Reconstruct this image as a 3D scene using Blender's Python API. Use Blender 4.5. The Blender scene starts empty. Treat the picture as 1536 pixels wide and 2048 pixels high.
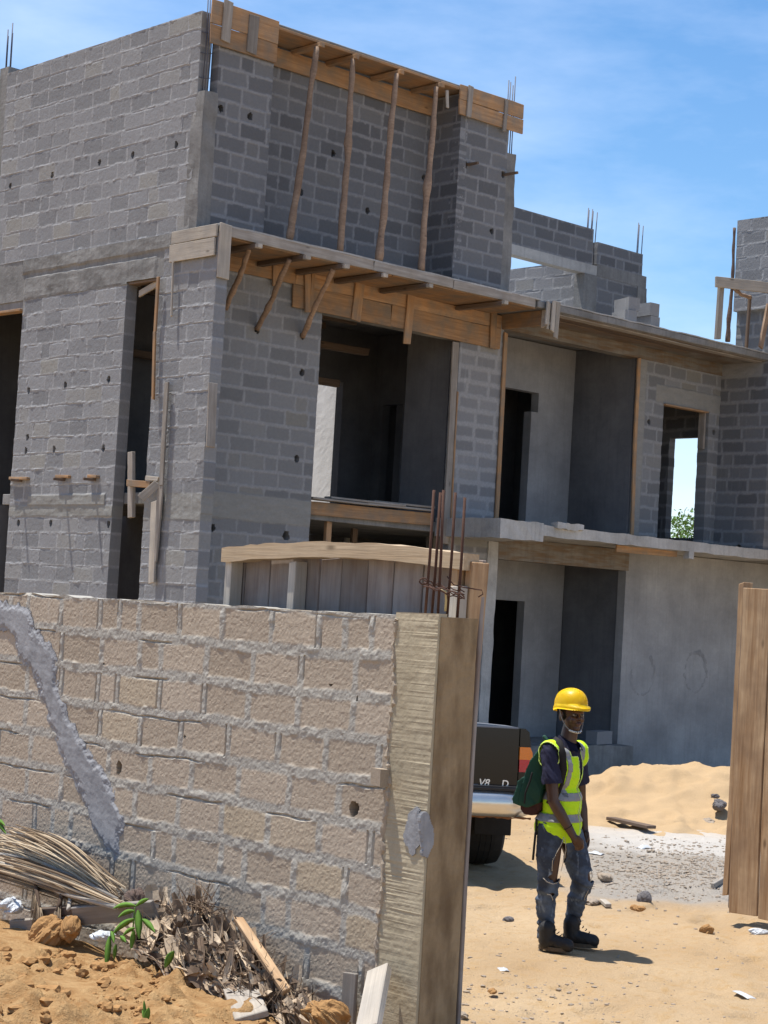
import bpy, bmesh, math, random
import numpy as np
from mathutils import Vector, Matrix, Quaternion
random.seed(7); RNG = np.random.default_rng(7)
sc = bpy.context.scene
COL = sc.collection

# ------------------------------------------------------------------ survey camera (metres, X along the front, Y along the side wall)
F_PX, PITCH, ROLL, YAW, H = 3700.0, .0548, .0582, .819, 2.2
_fh = np.array([math.cos(YAW), math.sin(YAW), 0.]); _rt = np.array([math.sin(YAW), -math.cos(YAW), 0.]); _up = np.array([0., 0., 1.])
FW = _fh*math.cos(PITCH) + _up*math.sin(PITCH); _u = _up*math.cos(PITCH) - _fh*math.sin(PITCH)
R_ = _rt*math.cos(ROLL) + _u*math.sin(ROLL); U_ = -_rt*math.sin(ROLL) + _u*math.cos(ROLL)
CAM = np.array([0., 0., H])
def ray(x, y): return R_*(x-768)/F_PX - U_*(y-1024)/F_PX + FW
def onz(x, y, z=0.):
    d = ray(x, y); return Vector(CAM + d*((z-H)/d[2]))
def onx(x, y, X):
    d = ray(x, y); return Vector(CAM + d*(X/d[0]))
def ony(x, y, Y):
    d = ray(x, y); return Vector(CAM + d*(Y/d[1]))
def atd(x, y, D): return Vector(CAM + ray(x, y)*D)
def zz(s, ox, oy): return lambda a, b: (ox+a/s, oy+b/s)
Z1 = zz(2.743, 0, 0); Z2 = zz(2.194, 380, 0); Z4 = zz(2.327, 0, 440); Z5 = zz(2.133, 420, 430)
Zb = zz(4.096, 1236, 640); Zc = zz(2.844, 800, 140); Zd = zz(6.827, 1380, 420); Zg = zz(2.648, 420, 1060)

# ------------------------------------------------------------------ objects
def tag(o, label=None, cat=None, group=None, kind=None):
    if label: o['label'] = label
    if cat: o['category'] = cat
    if group: o['group'] = group
    if kind: o['kind'] = kind
    return o
def empty(name, loc, label=None, cat=None, group=None):
    o = bpy.data.objects.new(name, None); COL.objects.link(o); o.location = loc; o.empty_display_size = .1
    return tag(o, label, cat, group)
def link(name, me, mat=None, parent=None):
    o = bpy.data.objects.new(name, me); COL.objects.link(o)
    if mat is not None:
        for m in (mat if isinstance(mat, (list, tuple)) else [mat]): me.materials.append(m)
    if parent is not None:
        o.parent = parent
        o.matrix_parent_inverse = world_of(parent).inverted()
    return o
def world_of(o):
    m = o.matrix_basis.copy()
    if o.parent: m = world_of(o.parent) @ o.matrix_parent_inverse @ m
    return m
def mesh_np(name, V, Q, attrs=None, smooth=False):
    me = bpy.data.meshes.new(name)
    V = np.ascontiguousarray(V, dtype=np.float32); Q = np.ascontiguousarray(Q, dtype=np.int32)
    k = Q.shape[1]
    me.vertices.add(len(V)); me.vertices.foreach_set('co', V.ravel())
    me.loops.add(Q.size); me.loops.foreach_set('vertex_index', Q.ravel())
    me.polygons.add(len(Q)); me.polygons.foreach_set('loop_start', np.arange(0, Q.size, k, dtype=np.int32))
    me.polygons.foreach_set('loop_total', np.full(len(Q), k, dtype=np.int32))
    me.polygons.foreach_set('use_smooth', np.full(len(Q), bool(smooth)))
    me.update(calc_edges=True)
    for n, a in (attrs or {}).items():
        at = me.attributes.new(n, 'FLOAT', 'POINT'); at.data.foreach_set('value', np.ascontiguousarray(a, dtype=np.float32))
    return me
def rebase(o):
    """move a top-level mesh object's origin to the middle of its foot"""
    me = o.data; n = len(me.vertices); a = np.empty(n*3, np.float32); me.vertices.foreach_get('co', a); a = a.reshape(-1, 3)
    c = (a.min(0)+a.max(0))/2; c[2] = a[:, 2].min()
    me.vertices.foreach_set('co', (a-c).ravel()); me.update(); o.location = Vector([float(v) for v in c]); return o

# ------------------------------------------------------------------ noise
_T = np.random.default_rng(3).random((256, 256))
def vnoise(x, y, seed=0):
    x = np.asarray(x, float)+seed*17.31; y = np.asarray(y, float)+seed*9.77
    xi = np.floor(x).astype(int); yi = np.floor(y).astype(int); fx = x-xi; fy = y-yi
    fx = fx*fx*(3-2*fx); fy = fy*fy*(3-2*fy)
    a = _T[xi & 255, yi & 255]; b = _T[(xi+1) & 255, yi & 255]; c = _T[xi & 255, (yi+1) & 255]; d = _T[(xi+1) & 255, (yi+1) & 255]
    return (a*(1-fx)+b*fx)*(1-fy)+(c*(1-fx)+d*fx)*fy
def fbm(x, y, seed=0, o=3):
    s = 0; w = .5
    for i in range(o): s = s+w*vnoise(x*2**i, y*2**i, seed+i*3); w *= .5
    return s/(1-.5**o)
def sstep(a, b, x):
    t = np.clip((x-a)/(b-a), 0, 1); return t*t*(3-2*t)
def hash2(a, b): return _T[(np.asarray(a).astype(int)*37+11) & 255, (np.asarray(b).astype(int)*53+7) & 255]

# ------------------------------------------------------------------ materials
def newmat(name):
    m = bpy.data.materials.new(name); m.use_nodes = True
    nt = m.node_tree; b = nt.nodes['Principled BSDF']; b.inputs['Roughness'].default_value = .9
    b.inputs['Specular IOR Level'].default_value = .25
    return m, nt, b
def nd(nt, t, **kw):
    n = nt.nodes.new(t)
    for k, v in kw.items(): setattr(n, k, v)
    return n
def ramp(nt, src, stops):
    r = nt.nodes.new('ShaderNodeValToRGB'); el = r.color_ramp.elements
    while len(el) < len(stops): el.new(.5)
    for e, (p, c) in zip(el, stops):
        e.position = p; e.color = (*c, 1) if len(c) == 3 else c
    nt.links.new(src, r.inputs[0]); return r.outputs[0]
def noise(nt, vec, scale, detail=4, rough=.55):
    n = nd(nt, 'ShaderNodeTexNoise'); n.inputs['Scale'].default_value = scale; n.inputs['Detail'].default_value = detail; n.inputs['Roughness'].default_value = rough
    if vec is not None: nt.links.new(vec, n.inputs['Vector'])
    return n.outputs['Fac']
def mix(nt, fac, a, b, mode='MIX'):
    m = nd(nt, 'ShaderNodeMix', data_type='RGBA', blend_type=mode)
    for sock, v in ((m.inputs[0], fac), (m.inputs[6], a), (m.inputs[7], b)):
        if hasattr(v, 'is_output') or isinstance(v, bpy.types.NodeSocket): nt.links.new(v, sock)
        elif isinstance(v, (tuple, list)): sock.default_value = (*v, 1)
        else: sock.default_value = v
    return m.outputs[2]
def math_(nt, op, a, b=None):
    m = nd(nt, 'ShaderNodeMath', operation=op)
    for i, v in enumerate((a, b)):
        if v is None: continue
        if isinstance(v, bpy.types.NodeSocket): nt.links.new(v, m.inputs[i])
        else: m.inputs[i].default_value = v
    return m.outputs[0]
def bump(nt, b, h, strength, dist):
    n = nd(nt, 'ShaderNodeBump'); n.inputs['Strength'].default_value = strength; n.inputs['Distance'].default_value = dist
    nt.links.new(h, n.inputs['Height']); nt.links.new(n.outputs[0], b.inputs['Normal'])
def pos(nt): return nd(nt, 'ShaderNodeNewGeometry').outputs['Position']
def objco(nt): return nd(nt, 'ShaderNodeTexCoord').outputs['Object']
def scaled(nt, v, s):
    m = nd(nt, 'ShaderNodeMapping'); m.inputs['Scale'].default_value = s; nt.links.new(v, m.inputs['Vector']); return m.outputs[0]

def mat_block(name, blk_a, blk_b, warm, mor_a, mor_b, conc, grit=.003, gscale=260):
    m, nt, b = newmat(name); p = pos(nt)
    at = lambda n: nd(nt, 'ShaderNodeAttribute', attribute_name=n).outputs['Fac']
    mo, rn, cc = at('mortar'), at('rnd'), at('conc')
    c = mix(nt, rn, blk_a, blk_b)
    c = mix(nt, ramp(nt, rn, [(.8, (0, 0, 0)), (1., (.8, .8, .8))]), c, warm)
    big = noise(nt, p, 1.1, 5); fine = noise(nt, p, 30, 4, .7); gr = noise(nt, p, gscale, 2, .8)
    mc = mix(nt, fine, mor_a, mor_b)
    c = mix(nt, mo, c, mc)
    cr = mix(nt, noise(nt, scaled(nt, p, (1, 1, 4)), 3.5, 6, .65), conc, tuple(v*1.55 for v in conc))
    c = mix(nt, cc, c, cr)
    # cement streaks that ran down the face and dusty bloom
    st = noise(nt, scaled(nt, p, (9, 9, .7)), 2.2, 3); st = ramp(nt, st, [(.58, (0, 0, 0)), (.72, (1, 1, 1))])
    bl = ramp(nt, big, [(.52, (0, 0, 0)), (.7, (1, 1, 1))])
    c = mix(nt, math_(nt, 'MULTIPLY', math_(nt, 'MULTIPLY', st, bl), .3), c, tuple(min(1, v*1.4) for v in mor_b))
    c = mix(nt, math_(nt, 'MULTIPLY', math_(nt, 'SUBTRACT', gr, .5), 1.2), c, tuple(v*.45 for v in blk_a))
    c = mix(nt, .35, c, mix(nt, fine, (.3, .3, .3), (.75, .75, .75)), 'OVERLAY')
    nt.links.new(c, b.inputs['Base Color'])
    bump(nt, b, math_(nt, 'ADD', gr, math_(nt, 'MULTIPLY', fine, 1.5)), .8, grit); b.inputs['Roughness'].default_value = .95
    return m
M = {}
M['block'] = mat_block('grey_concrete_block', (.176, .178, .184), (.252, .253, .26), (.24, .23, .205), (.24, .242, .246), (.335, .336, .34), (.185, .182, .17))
M['block_shade'] = mat_block('shade_toned_concrete_block', (.112, .114, .12), (.182, .185, .192), (.145, .144, .142), (.195, .198, .204), (.268, .27, .277), (.2, .2, .2))  # block darkened: the shade on these walls is put into its colour
M['block_mid'] = mat_block('shaded_front_block', (.158, .16, .163), (.235, .237, .24), (.2, .19, .165), (.225, .227, .23), (.305, .307, .31), (.2, .195, .18))  # front wall's shade put in as a slightly darker block colour
M['sandblock'] = mat_block('sandcrete_block', (.345, .283, .215), (.43, .36, .282), (.395, .32, .218), (.315, .295, .255), (.405, .382, .338), (.35, .30, .22), .0016, 200)

def mat_conc(name, a, b_, scale=2.5, bs=.004, wood=None, streak=.35, wv=(.8, .8, 7)):
    m, nt, b = newmat(name); p = pos(nt)
    n1 = noise(nt, p, scale, 6, .65); n2 = noise(nt, p, 40, 4, .7)
    c = mix(nt, ramp(nt, n1, [(.3, (0, 0, 0)), (.7, (1, 1, 1))]), a, b_)
    if wood:
        w = noise(nt, scaled(nt, p, wv), 3, 5); c = mix(nt, ramp(nt, w, [(.42, (0, 0, 0)), (.62, (1, 1, 1))]), c, wood)
    lo = noise(nt, p, .55, 5, .6); c = mix(nt, .55, c, mix(nt, ramp(nt, lo, [(.3, (0, 0, 0)), (.7, (1, 1, 1))]), (.36, .36, .37), (.62, .62, .61)), 'OVERLAY')
    tr = noise(nt, scaled(nt, p, (2.2, 2.2, 5)), 2.6, 5, .7); c = mix(nt, .3, c, mix(nt, tr, (.3, .3, .31), (.7, .7, .69)), 'OVERLAY')
    st = ramp(nt, noise(nt, scaled(nt, p, (8, 8, .5)), 2.5, 3), [(.5, (0, 0, 0)), (.75, (1, 1, 1))])
    c = mix(nt, math_(nt, 'MULTIPLY', st, streak), c, tuple(v*.6 for v in a))
    c = mix(nt, .3, c, mix(nt, n2, (.3, .3, .3), (.72, .72, .72)), 'OVERLAY')
    nt.links.new(c, b.inputs['Base Color']); bump(nt, b, math_(nt, 'ADD', n2, n1), .7, bs); return m
M['conc'] = mat_conc('rough_concrete', (.145, .142, .135), (.255, .25, .24))
M['conc_lt'] = mat_conc('pale_concrete', (.30, .295, .28), (.46, .45, .43))
M['conc_stain'] = mat_conc('form_stained_concrete', (.15, .138, .12), (.25, .23, .20), 2.0, .004, (.17, .12, .078))
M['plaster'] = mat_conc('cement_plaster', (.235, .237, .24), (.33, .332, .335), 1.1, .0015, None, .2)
M['plaster_dk'] = mat_conc('shade_toned_plaster', (.095, .098, .106), (.165, .168, .176), 1.3, .0015, None, .2)  # cement plaster darkened; room and recess shade is in the colour
M['stain'] = mat_conc('damp_plaster_stain', (.195, .195, .198), (.285, .285, .29), 4, .002, None, .2)
M['white'] = mat_conc('whitewashed_render', (.66, .65, .62), (.8, .79, .76), 3, .002, None, .1)
M['patch'] = mat_conc('smooth_cement_patch', (.235, .236, .245), (.315, .316, .326), 9, .003, None, .35)
M['pillar'] = mat_conc('board_marked_concrete', (.33, .275, .185), (.42, .36, .255), 3, .003, None, .15)
M['pillar_sh'] = mat_conc('wood_stained_shade_concrete', (.225, .158, .088), (.32, .235, .14), 3.5, .004, (.15, .10, .055), .12, (2.5, 2.5, .7))  # post concrete with brown stain, darkened for the shade on its end

def mat_wood(name, a, b_, grey=None, gfac=.5, rough=.85, grain=18):
    m, nt, b = newmat(name); oc = objco(nt); oi = nd(nt, 'ShaderNodeObjectInfo')
    add = nd(nt, 'ShaderNodeVectorMath', operation='ADD'); nt.links.new(oc, add.inputs[0])
    cx = nd(nt, 'ShaderNodeCombineXYZ'); nt.links.new(math_(nt, 'MULTIPLY', oi.outputs['Random'], 37.), cx.inputs[0]); nt.links.new(cx.outputs[0], add.inputs[1])
    v = scaled(nt, add.outputs[0], (1.1, grain, grain))
    g = noise(nt, v, 1.6, 5, .6); k = noise(nt, add.outputs[0], 4, 4); f = noise(nt, scaled(nt, add.outputs[0], (3, 90, 90)), 1, 3, .7)
    c = mix(nt, ramp(nt, g, [(.3, (0, 0, 0)), (.68, (1, 1, 1))]), a, b_)
    if grey: c = mix(nt, math_(nt, 'MULTIPLY', ramp(nt, k, [(.38, (0, 0, 0)), (.66, (1, 1, 1))]), gfac), c, grey)
    c = mix(nt, .5, c, mix(nt, f, (.28, .28, .28), (.72, .72, .72)), 'OVERLAY')
    vo = nd(nt, 'ShaderNodeTexVoronoi'); vo.inputs['Scale'].default_value = 3.2; nt.links.new(scaled(nt, add.outputs[0], (.6, 1.6, 1.6)), vo.inputs['Vector'])
    c = mix(nt, ramp(nt, vo.outputs['Distance'], [(.03, (.75, .75, .75)), (.1, (0, 0, 0))]), c, tuple(x*.35 for x in a))
    hs = nd(nt, 'ShaderNodeHueSaturation'); nt.links.new(math_(nt, 'ADD', math_(nt, 'MULTIPLY', oi.outputs['Random'], .45), .78), hs.inputs['Value']); nt.links.new(c, hs.inputs['Color'])
    nt.links.new(hs.outputs[0], b.inputs['Base Color']); bump(nt, b, math_(nt, 'ADD', f, g), .6, .003); b.inputs['Roughness'].default_value = rough
    return m
M['w_new'] = mat_wood('fresh_formwork_wood', (.27, .145, .066), (.41, .245, .125), (.20, .16, .12), .85)
M['w_grey'] = mat_wood('weathered_grey_wood', (.21, .185, .16), (.33, .30, .265), (.2, .17, .14), .6)
M['w_pale'] = mat_wood('pale_cement_dusted_wood', (.33, .285, .23), (.45, .40, .335), (.27, .25, .225), .6)
M['w_dark'] = mat_wood('dark_timber', (.10, .07, .05), (.17, .12, .085), (.12, .1, .09), .4)
M['w_rail'] = mat_wood('sunlit_tan_wood', (.46, .33, .20), (.58, .45, .30), (.36, .27, .18), .4)
M['w_gate'] = mat_wood('gate_wood', (.32, .18, .085), (.60, .42, .25), (.24, .15, .09), .6, .85, 15)
M['w_gateback'] = mat_wood('gate_back_boards', (.17, .13, .11), (.27, .225, .195), (.30, .29, .28), .5, .9, 12)
M['w_pole'] = mat_wood('peeled_pole_wood', (.24, .16, .105), (.36, .25, .17), (.17, .11, .075), .6, .9, 20)
M['w_bark'] = mat_wood('dark_bark_stick', (.06, .04, .035), (.12, .08, .065), (.2, .16, .13), .3, .9, 20)

def mat_plain(name, col, rough=.6, metal=0, spec=.4, var=.25, scale=14, bs=0., coat=0):
    m, nt, b = newmat(name); p = objco(nt); n = noise(nt, p, scale, 4, .6)
    c = mix(nt, n, tuple(v*(1-var) for v in col), tuple(min(1, v*(1+var)) for v in col)); nt.links.new(c, b.inputs['Base Color'])
    b.inputs['Roughness'].default_value = rough; b.inputs['Metallic'].default_value = metal; b.inputs['Specular IOR Level'].default_value = spec
    if coat: b.inputs['Coat Weight'].default_value = coat; b.inputs['Coat Roughness'].default_value = .06
    if bs: bump(nt, b, n, .6, bs)
    return m
M['rebar'] = mat_plain('rusty_rebar', (.075, .036, .024), .85, .1, .3, .4, 60)
M['rebar_grey'] = mat_plain('grey_steel_bar', (.09, .095, .12), .6, .5, .4, .2, 60)
M['truck'] = mat_plain('black_truck_paint', (.004, .004, .0045), .13, 0, .33, .3, 3, 0, .1)
M['truck_grey'] = mat_plain('grey_bed_cover', (.17, .18, .2), .45, 0, .4, .1)
M['plastic'] = mat_plain('black_trim_plastic', (.025, .025, .028), .5, 0, .4, .2)
M['chrome'] = mat_plain('dusty_chrome', (.66, .63, .57), .25, .85, .5, .12, 8)
M['rubber'] = mat_plain('tyre_rubber', (.028, .024, .02), .85, 0, .3, .3, 25)
M['rust'] = mat_plain('rust_edge', (.2, .09, .035), .9, .2, .2, .4, 40)
M['glass'] = mat_plain('dark_car_glass', (.01, .012, .014), .05, 0, .6, .1)
M['amber'] = mat_plain('amber_lens', (.75, .2, .01), .18, 0, .6, .2, 60, .001)
M['redlens'] = mat_plain('red_lens', (.5, .01, .02), .18, 0, .6, .15, 60, .001)
M['badge'] = mat_plain('chrome_badge', (.75, .75, .75), .2, .6, .5, .05)
M['skin'] = mat_plain('dark_brown_skin', (.068, .033, .021), .4, 0, .4, .2, 18, .0008)
M['helmet'] = mat_plain('yellow_hard_hat_plastic', (.95, .68, .006), .38, 0, .5, .03, 6)
M['shirt'] = mat_plain('navy_polo_cotton', (.022, .022, .045), .85, 0, .2, .3, 30, .002)
M['vest'] = mat_plain('hi_vis_yellow_green', (.50, .78, .015), .75, 0, .25, .1, 20, .002)
M['tape'] = mat_plain('reflective_silver_tape', (.25, .25, .255), .45, .1, .4, .1, 40)
M['trim'] = mat_plain('pale_vest_binding', (.68, .86, .22), .7, 0, .2, .05)
M['black'] = mat_plain('black_webbing', (.016, .014, .014), .8, 0, .25, .2)
M['boot'] = mat_plain('black_boot_leather', (.018, .016, .015), .6, 0, .35, .3, 40, .002)
M['sole'] = mat_plain('dusty_boot_sole', (.10, .075, .05), .9, 0, .2, .3, 40)
M['pack'] = mat_plain('green_backpack_nylon', (.010, .055, .036), .7, 0, .3, .25, 22, .002)
M['pack_dk'] = mat_plain('dark_red_pack_base', (.05, .018, .014), .8, 0, .3, .3, 22, .002)
M['strapw'] = mat_plain('white_chin_strap', (.62, .6, .55), .6, 0, .3, .08)
M['strapg'] = mat_plain('grey_chin_strap', (.2, .18, .17), .7, 0, .3, .1)
M['eye'] = mat_plain('eye_white', (.26, .235, .21), .3, 0, .5, .05)
M['pupil'] = mat_plain('eye_pupil', (.01, .007, .005), .2, 0, .5, .05)
M['lip'] = mat_plain('lip_skin', (.075, .03, .025), .5, 0, .4, .15)
M['hair'] = mat_plain('black_hair', (.01, .008, .007), .9, 0, .2, .3, 60, .003)
def mat_dry(name, stops):
    m, nt, b = newmat(name); a = nd(nt, 'ShaderNodeAttribute', attribute_name='rnd').outputs['Fac']; p = pos(nt); n = noise(nt, p, 45, 4, .7)
    c = mix(nt, .45, ramp(nt, a, stops), mix(nt, n, (.25, .25, .25), (.75, .75, .75)), 'OVERLAY'); nt.links.new(c, b.inputs['Base Color']); bump(nt, b, n, .7, .003); b.inputs['Roughness'].default_value = .85; return m
M['frond'] = mat_dry('dry_palm_leaf', [(0, (.07, .045, .03)), (.3, (.22, .155, .095)), (.65, (.36, .27, .175)), (1, (.50, .40, .275))])
M['husk'] = mat_dry('dry_palm_sheath', [(0, (.05, .035, .026)), (.35, (.19, .13, .085)), (.7, (.36, .27, .185)), (1, (.52, .41, .29))])
M['leaf'] = mat_plain('green_leaf', (.10, .20, .03), .75, 0, .2, .5, 22)
M['treeleaf'] = mat_plain('tree_leaf', (.085, .17, .03), .6, 0, .3, .4, 3)
M['bag'] = mat_plain('white_plastic_scrap', (.50, .52, .54), .35, 0, .4, .1, 10)
M['clod'] = mat_plain('orange_clay_clod', (.32, .18, .075), .95, 0, .15, .35, 14, .012)
M['rock'] = mat_plain('grey_brown_stone', (.30, .245, .19), .9, 0, .2, .3, 20, .006)
M['rock_dk'] = mat_plain('dark_stone', (.13, .12, .12), .85, 0, .25, .3, 20, .006)
M['rope'] = mat_plain('yellow_rope', (.5, .4, .2), .9, 0, .2, .2)

def mat_denim():
    m, nt, b = newmat('faded_blue_denim'); p = objco(nt)
    n = noise(nt, p, 7, 5, .6); w = noise(nt, scaled(nt, p, (1, 1, .4)), 14, 4, .6); f = noise(nt, p, 400, 2)
    c = mix(nt, ramp(nt, n, [(.42, (0, 0, 0)), (.64, (1, 1, 1))]), (.04, .05, .07), (.11, .145, .20))
    c = mix(nt, ramp(nt, w, [(.6, (0, 0, 0)), (.74, (1, 1, 1))]), c, (.28, .34, .42))
    c = mix(nt, math_(nt, 'MULTIPLY', f, .3), c, (.03, .04, .06)); nt.links.new(c, b.inputs['Base Color']); bump(nt, b, w, .8, .006); b.inputs['Roughness'].default_value = .9
    return m
M['denim'] = mat_denim()
M['fray'] = mat_plain('frayed_white_threads', (.5, .45, .36), .9, 0, .2, .2)

def mat_ground():
    m, nt, b = newmat('sandy_earth'); p = pos(nt); sx = nd(nt, 'ShaderNodeSeparateXYZ'); nt.links.new(p, sx.inputs[0])
    at = lambda n: nd(nt, 'ShaderNodeAttribute', attribute_name=n).outputs['Fac']
    n1 = noise(nt, p, .7, 6, .6); n2 = noise(nt, p, 9, 5, .7); n3 = noise(nt, p, 70, 4, .75)
    c = mix(nt, ramp(nt, n1, [(.3, (0, 0, 0)), (.7, (1, 1, 1))]), (.40, .275, .155), (.495, .365, .225))
    c = mix(nt, ramp(nt, n2, [(.5, (0, 0, 0)), (.75, (1, 1, 1))]), c, (.42, .27, .125))
    g = mix(nt, n3, (.21, .195, .175), (.42, .39, .35)); c = mix(nt, at('gravel'), c, g)
    c = mix(nt, at('cement'), c, mix(nt, n2, (.47, .44, .40), (.6, .57, .53)))
    cl = mix(nt, ramp(nt, n2, [(.35, (0, 0, 0)), (.65, (1, 1, 1))]), (.30, .165, .068), (.45, .29, .14)); c = mix(nt, at('clay'), c, cl)
    c = mix(nt, .4, c, mix(nt, n3, (.3, .3, .3), (.74, .74, .74)), 'OVERLAY')
    nt.links.new(c, b.inputs['Base Color']); bump(nt, b, math_(nt, 'ADD', n3, math_(nt, 'MULTIPLY', n2, 1.5)), .9, .02); b.inputs['Roughness'].default_value = 1; b.inputs['Specular IOR Level'].default_value = .1
    return m
M['ground'] = mat_ground()
def mat_sand():
    m, nt, b = newmat('building_sand'); p = pos(nt); n1 = noise(nt, p, 1.5, 6, .6); n3 = noise(nt, p, 60, 4, .75)
    c = mix(nt, n1, (.385, .265, .145), (.485, .35, .21)); c = mix(nt, .35, c, mix(nt, n3, (.3, .3, .3), (.72, .72, .72)), 'OVERLAY')
    nt.links.new(c, b.inputs['Base Color']); bump(nt, b, n3, .8, .015); b.inputs['Roughness'].default_value = 1; b.inputs['Specular IOR Level'].default_value = .1; return m
M['sand'] = mat_sand()

# ------------------------------------------------------------------ walls as displaced sheets with real thickness
def joints(u0, u1, blen, seed, half=.12):
    r = random.Random(seed); x = u0-blen*r.random(); out = []
    while x < u1+blen:
        out.append(x); x += blen*(.5 if r.random() < half else r.uniform(.94, 1.06))
    return np.array(out)
def wall(name, parent, plane, c, u0, u1, v0, v1, nsign, mat, cell=.02, cuts=(), holes=(), bands=(), style='facade', thick=.15,
         course=.205, blen=.41, jw=.022, seed=1, vtop=None, amp=1., wav=None):
    """plane 'x': u runs along Y at X=c; plane 'y': u runs along X at Y=c; v = Z; nsign = side the finished face looks to"""
    def lines(a, b, br):
        L = np.linspace(a, b, max(2, int(round((b-a)/cell))+1))
        for e in br:
            if a < e < b: L[np.argmin(abs(L-e))] = e
        return np.unique(L)
    us = lines(u0, u1, [e for k in cuts for e in k[:2]]); vs = lines(v0, v1, [e for k in cuts for e in k[2:]])
    Ug, Vg = np.meshgrid(us, vs, indexing='ij'); nu, nv = Ug.shape
    rng = random.Random(seed)
    top = vtop if vtop is not None else v1
    wob = (.05 if style == 'fg' else .022)*(fbm(Ug*1.3, Vg*1.6, seed)-.5)+.014*(vnoise(Ug*8, Vg*8, seed+2)-.5) if style != 'plain' else 0*Ug
    row = np.floor((top-(Vg+wob))/course); fr = (top-(Vg+wob))/course-row
    dv = np.minimum(fr, 1-fr)*course
    du = np.full_like(Ug, 9.); bid = np.zeros_like(Ug)
    uw = Ug+.01*(vnoise(Ug*8, Vg*8, seed+5)-.5)
    for rr in np.unique(row):
        js = joints(u0, u1, blen, seed*1000+int(rr)); k = row == rr; x = uw[k]; i = np.clip(np.searchsorted(js, x), 1, len(js)-1)
        du[k] = np.minimum(abs(x-js[i-1]), abs(js[i]-x)); bid[k] = i
    rag = .018*(fbm(Ug*22, Vg*22, seed+8, 2)-.5)
    mort = np.maximum(1-sstep(jw*.35, jw*.75, du+rag), 1-sstep(jw*.45, jw*.95, dv+rag))
    rnd = hash2(bid+seed*7, row+seed*3)
    gate_ = sstep(.46, .6, vnoise(Ug*3.3, Vg*6, seed+15)); cw = max(.004, cell*.7)
    crk = np.maximum(np.exp(-((fr*course-jw*.55)/cw)**2)*gate_, .8*np.exp(-((du-jw*.5)/cw)**2)*sstep(.55, .68, vnoise(Ug*4, Vg*3, seed+16))*(dv > jw*.5))
    n_f = fbm(Ug*30, Vg*30, seed+20, 3)-.5; n_m = fbm(Ug*12, Vg*14, seed+30, 3); n_b = fbm(Ug*1.3, Vg*1.3, seed+40)-.5
    conc = np.zeros_like(Ug)
    if style == 'facade':
        h = .004*n_f*amp + mort*(.0005+.010*np.maximum(n_m-.5, 0)*2)*amp + .005*(rnd-.5) + .012*n_b - .006*crk
    elif style == 'shade':
        h = .004*n_f + mort*.003*n_m - .004*(1-mort)*rnd + .008*n_b
    elif style == 'fg':
        grit = fbm(Ug*75, Vg*75, seed+50, 2)-.5
        h = .0015*n_f + .003*grit + mort*(.0005+.020*np.maximum(n_m-.5, 0)) + .004*(rnd-.5)*(1-mort) + .016*n_b + mort*.004*(fbm(Ug*35, Vg*35, seed+60)-.5) - .016*crk
    elif style == 'board':
        ln = vnoise(Ug*2+3, Vg*70, seed)-.5; ln2 = vnoise(Ug*5, Vg*150, seed+4)-.5
        h = (.0028*ln+.003*ln2)*(.25+1.3*vnoise(Ug*3, Vg*2.2, seed+6)**2) + .010*n_b + .003*n_f; mort = 0*mort; conc[:] = 1
    else:
        h = .004*n_f+.008*n_b; mort = 0*mort; conc[:] = 1
    for (a, b_, c0, d0, prot) in bands:
        e = .02*(fbm(Ug*6, Vg*3, seed+70)-.5)
        k = sstep(a-.01, a+.01, Ug)*(1-sstep(b_-.01, b_+.01, Ug))*sstep(c0-.012, c0+.012, Vg+e)*(1-sstep(d0-.012, d0+.012, Vg+e))
        lay = .012*(fbm(Ug*2.2, Vg*9, seed+80)-.5)+.009*(n_m-.5)+prot*.6
        h = h*(1-k)+lay*k; conc = np.maximum(conc, k); mort = mort*(1-k)
    K = np.ones((nu-1, nv-1), bool); cu = (us[:-1]+us[1:])/2; cv = (vs[:-1]+vs[1:])/2; CU, CV = np.meshgrid(cu, cv, indexing='ij')
    for (a, b_, c0, d0) in cuts: K &= ~((CU > a) & (CU < b_) & (CV > c0) & (CV < d0))
    for (hu, hv, ru, rv) in holes:
        ang = np.arctan2(CV-hv, CU-hu); q = ((CU-hu)/ru)**2+((CV-hv)/rv)**2
        K &= ~(q < 1+.14*np.sin(ang*3+hu*9)+.1*np.sin(ang*5+hv*7))
    shift = np.zeros_like(Ug)
    if style in ('facade', 'shade', 'fg') and cuts: shift = .012*(hash2(row+5, seed)-.5)*(1-mort)+.008*(n_m-.5)
    Uo = Ug+shift
    Vo = Vg.copy()
    if wav: Vo += np.where(Vg > v1-1e-6, wav*(fbm(Ug*5, Ug*0+1.3, seed+90)-.6), 0)
    ax = 0 if plane == 'x' else 1
    def pts(hh):
        P = np.empty((nu, nv, 3)); P[..., ax] = c+nsign*hh; P[..., 1-ax] = Uo; P[..., 2] = Vo; return P.reshape(-1, 3)
    Fv = pts(h); Bv = pts(-thick+0*h); n = nu*nv
    idx = np.arange(n).reshape(nu, nv)
    a, b_, cc_, d = idx[:-1, :-1][K], idx[1:, :-1][K], idx[1:, 1:][K], idx[:-1, 1:][K]
    # x-plane: Y x Z = +X ; y-plane: X x Z = -Y
    pos_ = (nsign > 0) if plane == 'x' else (nsign < 0)
    front = np.stack([a, b_, cc_, d], 1); back = np.stack([a, d, cc_, b_], 1)+n
    if not pos_: front = front[:, ::-1]; back = back[:, ::-1]
    Kp = np.pad(K, 1); sk = []
    lo = Kp[1:-1, 1:] != Kp[1:-1, :-1]       # edges along u, between v cells
    ii, jj = np.nonzero(lo); p0 = idx[ii, jj]; p1 = idx[ii+1, jj]; sk.append(np.stack([p0, p1, p1+n, p0+n], 1))
    le = Kp[1:, 1:-1] != Kp[:-1, 1:-1]
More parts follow.
